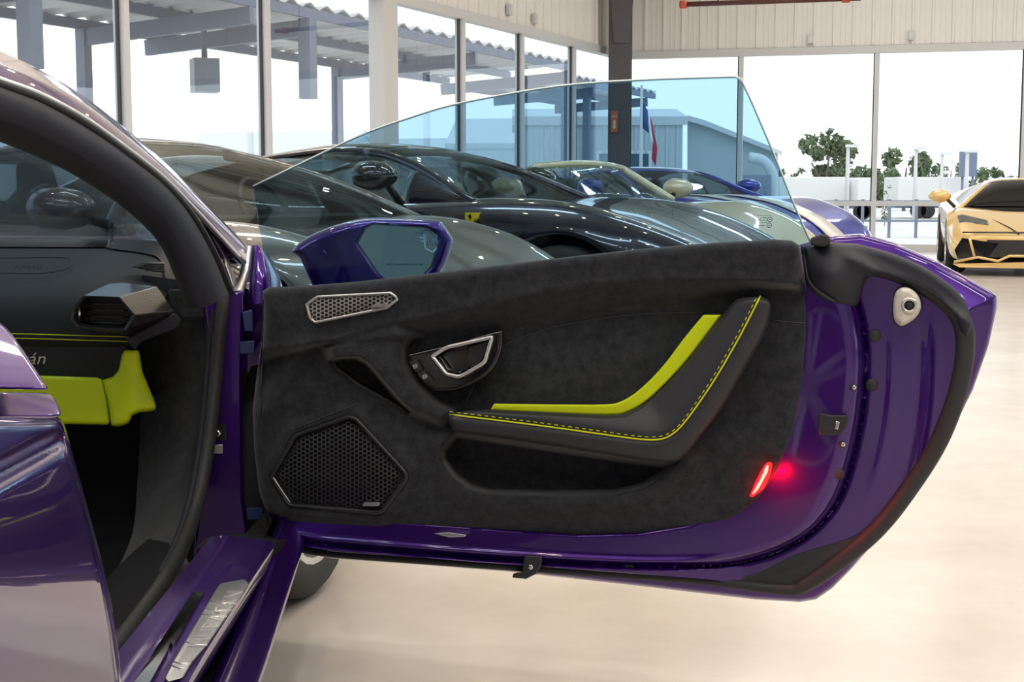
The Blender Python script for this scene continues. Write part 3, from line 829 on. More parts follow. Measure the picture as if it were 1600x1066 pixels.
M['grille'] = mat('grille_black', (.035, .035, .04), .35, spec=.6)
def h_spk(x, y): return .0 * x + .006 + .010 * ss(0, 40, sdist(SPK, x, y))
spk_in = [(429, 745), (464, 684), (546, 656), (554, 659), (630, 740), (594, 796), (455, 786)]
V, F = g_relief(DP, spk_in, lambda x, y: .0 * x - .004, 40, 30, -.012)
sp = mesh_obj('speaker_grille', V, F, M['dark'], car)
tag(sub('honeycomb', *g_hex(DP, spk_in, 6.4, 7.0, h_spk, .005, .26, 2.5), M['grille'], sp, car, smooth=False))
loop = spline([(424, 745), (461, 681), (545, 651), (557, 655), (634, 739), (636, 748), (597, 800), (588, 801), (452, 790)], 1, True)
sub('frame', *g_tube(DP.poly(resample(np.vstack([loop, loop[:1]]), 90)[:-1], .010), .0052, 6, True), M['plastic'], sp, car)
edge = spline([(427, 746), (440, 766), (453, 785)], 4)
tag(sub('bright_edge', *g_tube(DP.poly(edge, .014), .0016, 6), M['silver'], sp, car))
bdg = [(567, 789), (570, 785), (591, 785), (594, 788), (590, 791), (566, 791)]
plate('badge', DP, bdg, .020, .010, M['silver'], sp, car, .0006)

twt = [(479, 476), (496, 464), (611, 458), (622, 467), (604, 481), (493, 504), (485, 498)]
def h_twt(x, y): return h_trim(x, y) + .004
V, F = g_relief(DP, twt, lambda x, y: h_trim(x, y) + .0015, 40, 16, .0)
tw_ = mesh_obj('tweeter_grille', V, F, M['dark'], car)
tag(sub('honeycomb', *g_hex(DP, twt, 6.2, 6.2, h_twt, .003, .28, 2.5), M['silver'], tw_, car, smooth=False))
lp = resample(np.vstack([twt, twt[:1]]), 60)[:-1]
tag(sub('frame', *g_tube(on_trim(lp, .004), .0032, 6, True), M['silver'], tw_, car), 'silver frame')
bd2 = [(579, 481), (583, 476), (606, 473), (607, 477), (604, 480)]
a = np.array(bd2, float)
g = g_plate(DP.at(a[:, 0], a[:, 1], h_trim(a[:, 0], a[:, 1]) + .009), DP.at(a[:, 0], a[:, 1], h_trim(a[:, 0], a[:, 1]) + .002))
sub('badge', *g, M['silver'], tw_, car, smooth=False)

# switch panel with door handle
SWP = np.vstack([[(636, 553), (700, 538), (774, 517), (787, 515)], spline([(787, 515), (784, 549), (767, 582), (725, 608), (682, 612), (662, 600), (638, 567)], 3)])
V, F = g_relief(DP, SWP, lambda x, y: .034 - .018 * ss(0, 1, sdist([(674, 556), (697, 541), (771, 525), (758, 569), (720, 592), (695, 586)], x, y) / 10) + rnd_edge(sdist(SWP, x, y), 5, .008), 60, 40, -.02)
sw = mesh_obj('switch_panel', V, F, M['gloss'], car, sharp=50)
RING = [(676, 557), (697, 543), (769, 527), (757, 567), (719, 589), (698, 585)]
rp = resample(np.vstack([RING, RING[:1]]), 50)[:-1]
hd = mesh_obj('door_handle', *g_tube(DP.poly(spline(rp[::2], 2, True), .036), .0042, 8, True), M['silver'], car)
hd['label'] = 'silver door handle ring'
plate('handle_pad', DP, [(733, 541), (764, 532), (754, 565), (737, 577), (729, 560)], .024, .015, M['plastic'], hd, car, .002)
for i, (q, ic) in enumerate((([(640, 566), (651, 562), (661, 578), (650, 582)], 'o'), ([(652, 585), (663, 581), (677, 594), (664, 598)], 'c'))):
    s_ = plate('window_switch', DP, q, .041, .030, M['plastic'], sw, car, .0012)
for (cx, cy) in ((648.5, 573), (663.5, 589)):
    lp_ = [(cx - 3.5, cy - 2), (cx + 3, cy - 3.5), (cx + 3.5, cy + 1), (cx - 2, cy + 3)]
    g1 = g_tube(DP.poly(resample(np.array(lp_ + lp_[:1]), 14)[:-1], .0415), .0004, 4, True)
    g2 = g_tube(DP.poly([(cx - 3, cy), (cx + 3.2, cy - 1)], .0415), .0004, 4)
    sub('switch_icon', *g_join(g1, g2), M['white'], sw, car)

# red courtesy lamp on the trim edge
LMP = [(1197, 724), (1203, 722), (1207, 726), (1203, 744), (1193, 764), (1176, 777), (1171, 776), (1182, 750), (1190, 735)]
lampo = plate('courtesy_lamp', DP, LMP, .016, -.012, M['red_lamp'], car, None, .002)
lampo['label'] = 'glowing red courtesy lamp'
plate('lamp_core', DP, [(1197, 728), (1201, 727), (1200, 737), (1186, 763), (1178, 772), (1175, 772), (1188, 749)], .0175, .006, M['red_core'], lampo, car, .001)

la = area_light('courtesy_lamp_light', tuple(DP.at(1207., 746., .022)), .045, .012, .6, (1, .0, .004))
lt_dir = DP.at(1250., 772., -.02) - DP.at(1206., 746., .016)
la.rotation_euler = Vector(tuple(lt_dir)).to_track_quat('-Z', 'Y').to_euler()
# rubber weatherstrip around the outer flange
SEAL = spline([(1345, 412), (1400, 424), (1455, 452), (1492, 484), (1508, 525), (1500, 600), (1468, 688), (1418, 768), (1368, 830), (1308, 880), (1258, 914), (1225, 921), (1100, 907), (900, 893), (700, 879), (520, 866), (468, 856), (438, 838), (420, 806), (413, 770)], 7)
rad = np.interp(np.arange(len(SEAL)), [0, 12, 45, 60, 70, 85, 110, 133], [.020, .018, .016, .016, .014, .009, .007, .006])
mesh_obj('door_weatherstrip', *g_tube(DP.poly(SEAL, -.048), rad, 10), M['rubber'], car)
CRN = np.vstack([spline([(1140, 908), (1190, 893), (1240, 868), (1292, 852), (1340, 836), (1378, 800)], 4), [(1418, 768), (1368, 830), (1308, 880), (1258, 914), (1225, 921)]])
V, F = g_relief(DP, CRN, lambda x, y: -.045 + .006 * ss(0, 30, sdist(CRN, x, y)), 60, 20, -.08)
mesh_obj('corner_seal_pad', V, F, M['rubber'], car)

# soft cover in the upper rear corner, running into the weatherstrip
CVR = np.vstack([[(1251, 386), (1290, 378), (1340, 381)], spline([(1340, 381), (1400, 398), (1455, 424), (1500, 460), (1518, 500), (1512, 530)], 5), spline([(1500, 520), (1490, 490), (1452, 458), (1400, 434), (1372, 428), (1352, 440), (1344, 466), (1336, 479), (1315, 480), (1290, 472), (1264, 456)], 5)])
def h_cvr(x, y):
    d = sdist(CVR, x, y)
    b = np.exp(-(((x - 1300) / 42) ** 2 + ((y - 430) / 45) ** 2))
    g_ = np.exp(-((y - (404 + .55 * (x - 1330))) / 13) ** 2) * ss(1300, 1350, x)
    return -.030 + .052 * b + .022 * g_ + .004 * ss(1256, 1262, x) + rnd_edge(d, 10, .016)
V, F = g_relief(DP, CVR, h_cvr, 120, 50, -.09)
cv = mesh_obj('corner_cover', V, F, M['softblack'], car)
sl = spline([(1255, 384), (1258, 410), (1264, 440), (1282, 458), (1305, 472)], 6)
sub('edge_lip', *g_tube(DP.at(sl[:, 0], sl[:, 1], h_cvr(sl[:, 0], sl[:, 1]) + .006), .0035, 6), M['rubber'], cv, car)
CLP = [(1266, 372), (1285, 365), (1296, 368), (1298, 380), (1290, 386), (1268, 384)]
plate('glass_guide', DP, CLP, .018, -.03, M['rubber'], car, None, .004)

# fittings on the inner skin
def jam_at(px, py, extra=0.0):
    a = np.array([px], float); b = np.array([py], float)
    return DP.at(a, b, h_jamb(a, b) + extra)[0]
pk = [(1399, 458), (1408, 450), (1422, 451), (1435, 463), (1439, 480), (1432, 495), (1418, 506), (1406, 509), (1397, 498), (1396, 476)]
pg = plate('rubber_gasket', DP, spline(np.array(pk) * 1.0 + (np.array(pk) - np.array([[1416, 479]])) * .06, 3, True), -.032, -.07, M['rubber'], car, None, .002)
pm = mesh_obj('striker_puck', *g_relief(DP, spline(pk, 3, True), lambda x, y: -.008 + .006 * ss(1399, 1412, x) + rnd_edge(sdist(pk, x, y), 7, .012), 40, 30, -.06), M['cream_puck'], car)
c = DP.at(1421., 477., -.004)
sub('puck_ring', *g_disc(c, DN, .014, .006, 24, inner=.009), M['silver'], pm, car)
sub('puck_hole_shade', *g_disc(c - DN * .003, DN, .0095, .006, 20), M['dark'], pm, car)  # flat dark disc standing for the shade in the hole
sub('puck_bolt', *g_disc(c, DN, .0055, .006, 6), M['plastic'], pm, car)
for (px, py, r) in ((1367, 524, .0115), (1362.5, 601, .0115), (1311, 740, .0105)):
    mesh_obj('rubber_plug', *g_disc(jam_at(px, py, -.004), DN, r, .007, 20, dome=.002), M['rubber'], car)
for (px, py) in ((1333, 605), (1316, 694)):
    b0 = mesh_obj('screw', *g_disc(jam_at(px, py, -.004), DN, .0065, .008, 14), M['plastic'], car)
    sub('screw_head', *g_disc(jam_at(px + 2, py, .004), DN, .0042, .006, 8), M['chrome'], b0, car)
lt = [(1279, 648), (1283, 645), (1298, 649), (1325, 649), (1327, 653), (1323, 666), (1315, 677), (1305, 681), (1283, 680), (1278, 676)]
lt_o = plate('latch', DP, lt, .004, -.04, M['plastic'], car, None, .002)
plate('latch_pocket_shade', DP, [(1284, 652), (1300, 655), (1322, 654), (1318, 665), (1307, 674), (1286, 672)], .0048, .0, M['dark'], lt_o, car)  # dark sheet laid on the latch for the shade of its pocket
plate('latch_claw', DP, [(1306, 658), (1312, 660), (1309, 672), (1304, 670)], .009, .0, M['chrome'], lt_o, car, .001)
# lower edge: bright clip, brackets, drain plugs
plate('trim_clip', DP, [(678, 834), (700, 832), (728, 836), (726, 839), (702, 840)], .006, -.012, M['silver'], car, None, .001)
br = plate('jack_bracket', DP, [(820, 868), (848, 869), (845, 885), (838, 897), (822, 905), (800, 903), (802, 896), (816, 894)], .010, -.06, M['plastic'], car, None, .003)
sub('bracket_bolt', *g_disc(DP.at(830., 886., .009), DN, .005, .004, 10), M['chrome'], br, car)
plate('drain_bracket', DP, [(972, 880), (988, 880), (996, 897), (982, 897)], -.018, -.06, M['plastic'], car, None, .002)
for px, py in ((540, 840), (1012, 862)):
    mesh_obj('trim_peg', *g_disc(DP.at(float(px), float(py), -.02), (0, 0, -1), .006, .016, 12), M['purple'], car)

# window glass, leaning inwards to its top
GL = np.vstack([[(425, 466), (396, 291)], spline([(440, 270), (560, 213), (640, 184), (720, 161), (870, 135), (1000, 125), (1110, 121), (1150, 120)], 5), [(1158, 124)], spline([(1175, 160), (1208, 238), (1240, 318), (1270, 386)], 4), [(1270, 398), (1100, 402), (800, 432), (600, 456)]])
def h_gl(x, y):
    yb = np.interp(x, [400, 830, 1270], [455, 408, 380]); t = np.clip((yb - y) / 290, -.2, 1.1)
    return -.012 + .10 * t + .035 * t * t
V, F = g_relief(DP, GL, h_gl, 70, 40, 0)
nv = 70 * 40
V = V[:nv]; F = [f for f in F if max(f) < nv]
go = mesh_obj('door_glass', V, F, M['glassdoor'], car); solid(go, .004, -1)
eg = GL[1:-4]
sub('polished_edge', *g_tube(DP.at(eg[:, 0], eg[:, 1], h_gl(eg[:, 0], eg[:, 1]) - .002), .0021, 6), M['glassedge'], go, car)
# maker's stamp etched into the rear corner of the glass
ST = []
def st_pt(x, y): 
    a = np.array([x], float); b = np.array([y], float); return DP.at(a, b, h_gl(a, b) + .0006)[0]
def st_line(p, q, w=.0005): ST.append(g_tube([st_pt(*p), st_pt(*q)], w, 4))
for k, (x0, x1) in enumerate(((1183, 1204), (1188, 1198), (1184, 1200), (1186, 1199), (1186, 1196))):
    y = 337 + 3.6 * k
    xx = x0; rs = random.Random(k)
    while xx < x1:
        st_line((xx, y + (1 if k > 3 else 0)), (min(xx + rs.uniform(1.5, 3.4), x1), y + (1 if k > 3 else 0)), .0007 if k == 2 else .0005); xx += rs.uniform(3.2, 4.4)
for cx, cy in ((1203, 343), (1202, 352)):
    for k in range(10): st_line((cx + 3.6 * math.cos(k * .628), cy + 3.6 * math.sin(k * .628)), (cx + 3.6 * math.cos((k + 1) * .628), cy + 3.6 * math.sin((k + 1) * .628)))
    st_line((cx - 1.5, cy), (cx + 1.5, cy), .0006)
sub('glass_stamp', *g_join(*ST), M['gloss'], go, car)

# wing mirror on the outside of the door, seen through the glass
MP = Plane(W(620., 390., 2.92), (.10, -.99, .08))
HS = np.vstack([spline([(455, 393), (464, 382), (487, 367), (524, 352), (571, 341), (627, 341), (682, 344), (693, 350), (701, 362), (708, 376), (706, 388), (697, 414), (686, 432)], 4), [(680, 470), (500, 480), (487, 444), (468, 402)]])
MG = [(559, 380), (571, 357), (583, 351), (669, 356), (684, 367), (685, 378), (674, 416), (655, 436), (604, 438), (590, 426)]
def h_mir(x, y):
    s = sdist(MG, x, y)
    return .012 - .030 * ss(-3, 3, s) - .035 * ss(560, 470, x) + rnd_edge(sdist(HS, x, y), 14, .035)
mr = mesh_obj('wing_mirror', *g_relief(MP, HS, h_mir, 130, 70, -.11), M['purple'], car, sharp=60)
MGF = Plane(MP.o, (.16, -.98, -.02))
plate('mirror_glass', MP, MG, -.010, -.016, M['mirror'], mr, car)
fold = spline([(505, 392), (520, 410), (548, 445)], 4)
sub('folding_edge', *g_tube(MP.poly(fold, -.012), .004, 6), M['purple'], mr, car)
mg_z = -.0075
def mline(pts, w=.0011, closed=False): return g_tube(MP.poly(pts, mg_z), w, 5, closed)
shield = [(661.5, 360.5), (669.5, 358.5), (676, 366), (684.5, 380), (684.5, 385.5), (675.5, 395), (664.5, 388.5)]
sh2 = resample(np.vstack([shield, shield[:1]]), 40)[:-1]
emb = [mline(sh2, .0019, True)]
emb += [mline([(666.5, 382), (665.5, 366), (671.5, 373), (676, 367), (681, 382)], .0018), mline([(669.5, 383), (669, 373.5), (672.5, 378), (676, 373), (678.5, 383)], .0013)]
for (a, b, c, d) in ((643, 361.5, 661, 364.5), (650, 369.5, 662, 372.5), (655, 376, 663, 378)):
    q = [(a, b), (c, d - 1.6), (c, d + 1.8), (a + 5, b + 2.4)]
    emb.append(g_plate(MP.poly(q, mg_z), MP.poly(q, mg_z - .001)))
tag(sub('reflected_emblem', *g_join(*emb), M['ice'], mr, car), 'reflection of a winged shield with an M, drawn in ice blue on the glass')  # mirror reflection of a wall logo, modelled as relief on the glass
V, F = g_text('OBJECTS IN MIRROR ARE CLOSER', .0052)
o0 = MP.at(632., 413.5, mg_z + .0004); ux = np.array([.995, .1, 0]); uz = np.array([0, .08, .996])
sub('mirror_warning', [o0 + ux * a + uz * b for a, b, c in V], F, M['gloss'], mr, car, smooth=False)

# ================================================================== the purple car: body and cabin
def loft_px(name, rows, m, n=40, par=None, th=0.0, sharp=None, k=6):
    R = [resample(W(*spline(r, k).T), n) for r in rows]
    o = mesh_obj(name, *g_loft(R), m, par or car, sharp=sharp)
    if th: solid(o, th, 0)
    return o
PYm = lambda px: float(np.interp(px, [-400, -120, 0, 100, 200, 270, 340, 400, 440], [1.55, 1.9, 2.05, 2.2, 2.42, 2.62, 2.85, 3.05, 3.15]))
def prow(pts, dy): return [(x, y, PYm(x) + dy) for x, y in pts]
r0 = prow([(-380, -5), (-120, 52), (0, 96), (60, 121), (130, 160), (200, 212), (260, 262), (330, 330), (397, 398)], .12)
r0b = prow([(-380, 2), (-120, 60), (0, 104), (60, 129), (130, 167), (200, 219), (260, 268), (330, 335), (396, 401)], .05)
r1 = prow([(-380, 20), (-120, 76), (0, 119), (60, 141), (130, 178), (200, 228), (255, 272), (318, 334), (384, 406)], .02)
rI = prow([(-380, -30), (-120, 30), (0, 80), (60, 108), (130, 150), (200, 204), (260, 256), (330, 326), (397, 396)], .30)
rail = loft_px('roof_rail', [rI, r0, r0b, r1], M['purple'], 60)
st_ = W(*spline(prow([(-380, 26), (-120, 82), (0, 125), (60, 147), (130, 184), (200, 234), (255, 278), (316, 340), (382, 410)], .012), 6).T)
mesh_obj('drip_moulding', *g_tube(st_, .0055, 8), M['silver'], car)
st_ = W(*spline(prow([(-380, 32), (-120, 88), (0, 131), (60, 153), (130, 190), (200, 240), (255, 284), (300, 335), (335, 395), (362, 458)], .0), 6).T)
mesh_obj('door_frame_seal', *g_tube(st_, .0065, 8), M['rubber'], car)
q0 = prow([(-380, 36), (-120, 92), (0, 135), (70, 163), (140, 202), (200, 243), (258, 289), (298, 338), (333, 400), (357, 460)], -.005)
q1 = prow([(-380, 50), (-120, 108), (0, 152), (70, 180), (140, 219), (200, 260), (252, 302), (284, 344), (316, 402), (342, 470)], -.03)
q2 = prow([(-380, 80), (-120, 138), (0, 183), (60, 207), (120, 237), (180, 276), (232, 316), (262, 346), (296, 404), (326, 478)], -.01)
q3 = prow([(-380, 84), (-120, 142), (0, 188), (60, 212), (120, 242), (180, 281), (229, 320), (258, 349), (290, 405), (318, 480)], .0)
q4 = prow([(-380, 112), (-120, 172), (0, 216), (60, 240), (120, 270), (180, 309), (230, 350), (258, 385), (280, 432), (300, 482)], .06)
q5 = prow([(-380, 118), (-120, 178), (0, 222), (60, 246), (120, 276), (180, 315), (228, 356), (254, 390), (274, 436), (290, 482)], .14)
pt = loft_px('pillar_trim', [q0, q1, q2, q3, q4, q5], M['softblack'], 70)
# roof skin and windscreen
roofl = [np.array(W(*spline(rI, 6).T))]
R0 = resample(roofl[0], 40)
rows = [R0]
for a in (.25, .6, 1.0):
    rows.append(R0 + np.array([-1.15 * a, 0, .05 * math.sin(math.pi * min(a, .5))]))
mesh_obj('roof_skin', *g_loft([r[:9] for r in rows]), M['purple'], car)
right = resample(W(*spline([(-120, 160, 2.1), (0, 200, 2.3), (120, 255, 2.62), (200, 305, 2.98), (245, 350, 3.32), (270, 379, 3.6)], 6).T), 24)
left = right + np.array([-1.35, .0, .0])
g = g_loft([left + (right - left) * t + np.array([0, .10 * math.sin(math.pi * t), 0]) for t in np.linspace(0, 1, 12)])
wo = mesh_obj('windscreen', *g, M['windscreen'], car); solid(wo, .004, 0)

M['quarterglass'] = glass('quarter_light_glass', (.72, .80, .86), 1.0)
# quarter light, its post and the wing behind it
qg = Plane(W(345., 400., 3.02), (.97, -.03, .24))
plate('quarter_glass', qg, [(306, 330), (324, 346), (384, 408), (372, 440), (362, 456), (338, 396)], -.0, -.004, M['quarterglass'], car)
pq = spline([(322, 342), (350, 372), (386, 408)], 4)
mesh_obj('quarter_frame', *g_tube(qg.poly(pq, .004), .006, 8), M['gloss'], car)
post = loft_px('quarter_post', [[(383, 386, 3.06), (376, 420, 3.04), (364, 456, 3.0)], [(390, 384, 3.03), (384, 420, 3.01), (370, 460, 2.97)], [(397, 386, 3.06), (392, 420, 3.04), (380, 462, 3.0)]], M['silver'], 16)
wing = loft_px('front_wing', [[(394, 384, 3.06), (393, 410, 3.05), (390, 440, 3.03), (386, 475, 3.02)], [(402, 383, 3.03), (406, 410, 3.02), (408, 440, 3.01), (408, 475, 3.0)],
                              [(412, 392, 3.08), (420, 414, 3.07), (426, 440, 3.06), (430, 475, 3.05)], [(420, 398, 3.2), (430, 418, 3.2), (440, 442, 3.2), (446, 475, 3.2)]], M['purple'], 24)
# bonnet and front wings, up to the nose
secs = []
side_w = lambda b: np.interp(b, [.60, .95, 1.3, 2.0, 2.35], [0, .015, .0, -.10, -.42])
for b in np.linspace(.72, 2.35, 26):
    z = np.interp(b, [.6, 1.0, 1.5, 2.0, 2.35], [.80, .79, .74, .62, .42])
    w = .95 + side_w(b)
    arch = .02 + .34 + math.sqrt(max(0, .37 ** 2 - (b - 1.0) ** 2)) if abs(b - 1.0) < .37 else .16
    half = [(w - .02, max(.18, arch)), (w, max(.42, min(arch + .01, z - .12))), (w - .02, max(.58, z - .12) if z > .6 else z - .06), (w - .07, z - .045), (w - .13, z), (w - .18, z - .03 if b > 1.38 else .52), (w * .45, z - .01 if b > 1.38 else .50), (0, z + .01 if b > 1.38 else .50)]
    full = half + [(-x, zz) for x, zz in half[-2::-1]]
    base = np.array(CAR0) + FWD * b
    secs.append([tuple(base + RGT * x + np.array([0, 0, zz])) for x, zz in full])
bo = mesh_obj('front_body', *g_loft(secs), M['purple'], car); subsurf(bo, 1)
nose = [tuple(np.array(p)) for p in secs[-1]]
mesh_obj('front_bumper', *g_loft([nose, [tuple(np.array(CAR0) + FWD * 2.37 + RGT * ((np.array(p) - np.array(CAR0)) @ RGT) * .8 + np.array([0, 0, max(.16, p[2] * .55)])) for p in nose]]), M['purple'], car)
# front wheel
def wheel(name, c, ax, R, wd, parent, root, spokes=5, rim='rim'):
    c = np.array(c, float); ax = np.array(ax, float); ax /= np.linalg.norm(ax)
    u = np.array([0, 0, 1.0]); v = np.cross(ax, u)
    ring = lambda r, h, n=32: [c + ax * h + r * (math.cos(2 * math.pi * k / n) * u + math.sin(2 * math.pi * k / n) * v) for k in range(n)]
    prof = [(R * .72, -wd / 2), (R * .93, -wd / 2), (R * .985, -wd * .42), (R, -wd * .30), (R, -wd * .17), (R * .975, -wd * .155), (R * .975, -wd * .125), (R, -wd * .11), (R, wd * .11), (R * .975, wd * .125), (R * .975, wd * .155), (R, wd * .17), (R, wd * .30), (R * .985, wd * .42), (R * .93, wd / 2), (R * .76, wd * .5), (R * .72, wd * .47)]
    t = sub(name, *g_loft([ring(r, h) for r, h in prof], True), M['tyre'], parent, root)
    gs = [g_loft([ring(R * .74, wd * .44), ring(R * .76, wd * .49), ring(R * .70, wd * .49), ring(R * .66, wd * .2), ring(R * .64, -wd * .3), ring(R * .2, -wd * .32)], True)]
    for s in range(spokes):
        for off in (-.16, .16):
            a = 2 * math.pi * s / spokes + off; a1 = 2 * math.pi * s / spokes + off * .8
            p = c + ax * wd * .36 + R * .14 * (math.cos(a) * u + math.sin(a) * v); q = c + ax * wd * .43 + R * .70 * (math.cos(a1) * u + math.sin(a1) * v)
            gs.append(g_tube([p, q], [R * .055, R * .04], 6))
    gs.append(g_disc(c + ax * wd * .25, ax, R * .18, wd * .15, 16))
    sub('rim', *g_join(*gs), M[rim], t, root, sharp=45)
    return t
wc = W(478., 820., 3.32); 
wax = RGT * .97 + FWD * -.26
wheel('front_wheel', (-.575, 3.34, .335), wax, .335, .235, car, car)
rw = np.array(CAR0) + FWD * -1.62 + RGT * .82
wheel('rear_wheel', (rw[0], rw[1], .345), RGT, .345, .30, car, car)
lw = np.array(CAR0) + FWD * 1.0 - RGT * .82
wheel('front_wheel', (lw[0], lw[1], .335), -RGT, .335, .235, car, car)
lw = np.array(CAR0) + FWD * -1.62 - RGT * .80
wheel('rear_wheel', (lw[0], lw[1], .345), -RGT, .345, .30, car, car)

# rear haunch beside the camera
SPL = Plane((-.425, 1.5, 0), tuple(RGT))
HAU = np.vstack([[(-260, 652), (0, 650)], spline([(88, 651), (97, 656), (109, 690), (126, 750), (146, 825), (165, 900), (180, 980), (190, 1066), (194, 1130)], 4), [(-260, 1130)]])
def h_hau(x, y):
    d = sdist(HAU, x, y)
    yy = (y - 650) / 400
    h = .030 * np.sin(math.pi * np.clip(yy, 0, 1.2) * .75) - .012 * np.exp(-((y - (740 - .55 * x)) / 14) ** 2)
    ex = np.interp(y, [650, 690, 750, 825, 900, 980, 1066, 1130], [96, 109, 126, 146, 165, 180, 190, 194]) - x
    return h + rnd_edge(np.clip(ex, 0, 400), 16, .02) + rnd_edge(np.clip(y - 650, 0, 400), 22, .035)
hv = mesh_obj('rear_haunch', *g_relief(SPL, HAU, h_hau, 90, 80, -.10, .5), M['purple'], car)
SH1 = Plane(W(20., 640., 1.42), (.55, -.12, .80))
sho = plate('shoulder_panel', SH1, [(-260, 612), (0, 613), (72, 614), (84, 620), (92, 636), (97, 650), (60, 652), (-260, 652)], .0, -.03, M['purple'], car, None, .006, 3)
UP = Plane(W(20., 560., 1.40), (.36, -.20, .91))
UPP = np.vstack([[(-260, 340)], spline([(-100, 440), (0, 504), (30, 538), (54, 574), (75, 607)], 4), [(72, 610), (0, 608), (-260, 606)]])
def h_up(x, y): return .010 * np.sin((y - 500) / 60.0) * np.clip((x + 260) / 260, 0, 1.2) + rnd_edge(sdist(UPP, x, y), 5, .006)
upo = mesh_obj('upper_quarter_panel', *g_relief(UP, UPP, h_up, 70, 40, -.03), M['purple'], car)
dd = []
for b in np.linspace(-1.0, .74, 8):
    base = np.array(CAR0) + FWD * b
    dd.append([tuple(base - RGT * x + np.array([0, 0, z])) for x, z in ((.88, .16), (.93, .24), (.95, .5), (.94, .70), (.90, .82), (.84, .84), (.83, .4))])
o = mesh_obj('driver_door', *g_loft(dd), M['purple'], car); solid(o, .01, -1)
# rear bodywork behind the camera's left
rb = []
for b in np.linspace(-2.05, -.98, 10):
    z = np.interp(b, [-2.05, -1.4, -.62], [.80, .90, .95]); w = .93
    half = [(w - .03, .30), (w, .5), (w - .02, .68), (w - .10, .80 * z), (w - .25, z), (0, z + .10)]
    full = half + [(-x, zz) for x, zz in half[-2::-1]]
    base = np.array(CAR0) + FWD * b - RGT * .05
    rb.append([tuple(base + RGT * x + np.array([0, 0, zz])) for x, zz in full])
bo = mesh_obj('rear_body', *g_loft(rb), M['purple'], car); solid(bo, .01, -1)

# sill: profiles drawn along the car
def sill_strip(name, prof, b0, b1, m, par=None, th=0.0, n=14, ease=None, slant=0.0):
    """prof: (px on the bottom row, height) -> lateral place; swept from b0 to b1 along the car"""
    A = [(float(WZ(px, 1066., z) @ RGT), z) for px, z in prof]
    rows = []
    for b in np.linspace(b0, b1, n):
        k = ease(b) if ease else 0.0
        sl_ = slant * max(0.0, b - 1.85)
        rows.append([tuple(RGT * (a + sl_) + FWD * b + np.array([0, 0, z + k])) for a, z in A])
    o = mesh_obj(name, *g_loft(rows), m, par or car, sharp=35) if par is None else sub(name, *g_loft(rows), m, par, car, sharp=35)
    if th: solid(o, th, 0)
    return o
sill = sill_strip('sill', [(150, .352), (180, .352), (196, .352), (204, .350), (240, .346), (288, .341), (295, .339), (299, .335), (303, .322), (307, .300), (309, .24)], 1.0, 2.52, M['purple'], slant=.045)
sill_strip('sill_end', [(150, .348), (196, .348), (240, .342), (295, .335), (303, .318), (307, .297), (309, .20)], 2.45, 2.84, M['carpet'], slant=.03, ease=lambda b: -.22 * max(0, b - 2.52))
SP_ = [(209, 1066), (301, 925), (319, 925), (297, 962), (276, 1000), (270, 1008), (266, 1003), (263, 1014), (240, 1056), (226, 1080), (200, 1080)]
spo = sub('sill_strip_plate', *g_plate(WZ(*np.array(SP_, float).T, .3535), WZ(*np.array(SP_, float).T, .346)), M['chrome'], sill, car, sharp=40)
M['plate'] = noise_bump(mat('brushed_tread_plate', (.62, .62, .64), .28, .9), 60, .002, .5, stretch=(1, .15, 1))
PLT = [(256.5, 1060), (262, 1066), (286, 1059), (300, 1035), (325, 1006), (356, 961), (377, 934), (390, 913), (382, 905), (344, 912), (335, 925), (315, 959), (288, 1004), (270, 1033)]
PQ = np.array(PLT, float)
def on_sill(px, py, z): return WZ(np.asarray(px, float), np.asarray(py, float), z)
tp = mesh_obj('tread_plate', *g_plate(on_sill(PQ[:, 0], PQ[:, 1], .3490), on_sill(PQ[:, 0], PQ[:, 1], .338)), M['plate'], car, sharp=40); bevel(tp, .002)
for (a, b) in (((270, 1034), (299, 1036)), ((289, 1003), (324, 1008)), ((315, 960), (355, 963)), ((320, 951), (362, 953)), ((328, 940), (370, 942)), ((268, 1040), (294, 1044))):
    m_ = ((a[0] + b[0]) / 2, (a[1] + b[1]) / 2 + 3)
    sub('plate_rib', *g_tube(on_sill(*np.array([a, m_, b], float).T, .3492), .0013, 6), M['silver'], tp, car)
# raised lettering, read from outside, running towards the nose
pr, pf = on_sill(300., 1015., .3495), on_sill(368., 920., .3495)
ax_ = pf - pr; LN = np.linalg.norm(ax_); ax_ = ax_ / LN
upv = np.cross([0, 0, 1.0], ax_)
V, F = g_text('HURACÁN', 1.0, .01)
xs = [v[0] for v in V]; sc = LN * .92 / (max(xs) - min(xs)); hh = .034
ctr = (pr + pf) / 2 + upv * -.004
sub('lettering', [ctr + ax_ * (x_ * sc) + upv * (y_ * hh) + np.array([0, 0, z_ * .06]) for x_, y_, z_ in V], F, M['silver'], tp, car, smooth=False)
# outer skirt with its blade
sill_strip('sill_gap', [(306, .30), (312, .22), (333, .21), (334, .262)], 1.0, 3.0, M['plastic'])
skirt = sill_strip('side_skirt', [(330, .262), (334, .270), (345, .274), (353, .268), (357, .262), (372, .252), (392, .238), (397, .234), (403, .230), (408, .222), (409.5, .15), (380, .08)], 1.0, 2.93, M['purple'], ease=lambda b: .03 * max(0, (b - 2.2)) )
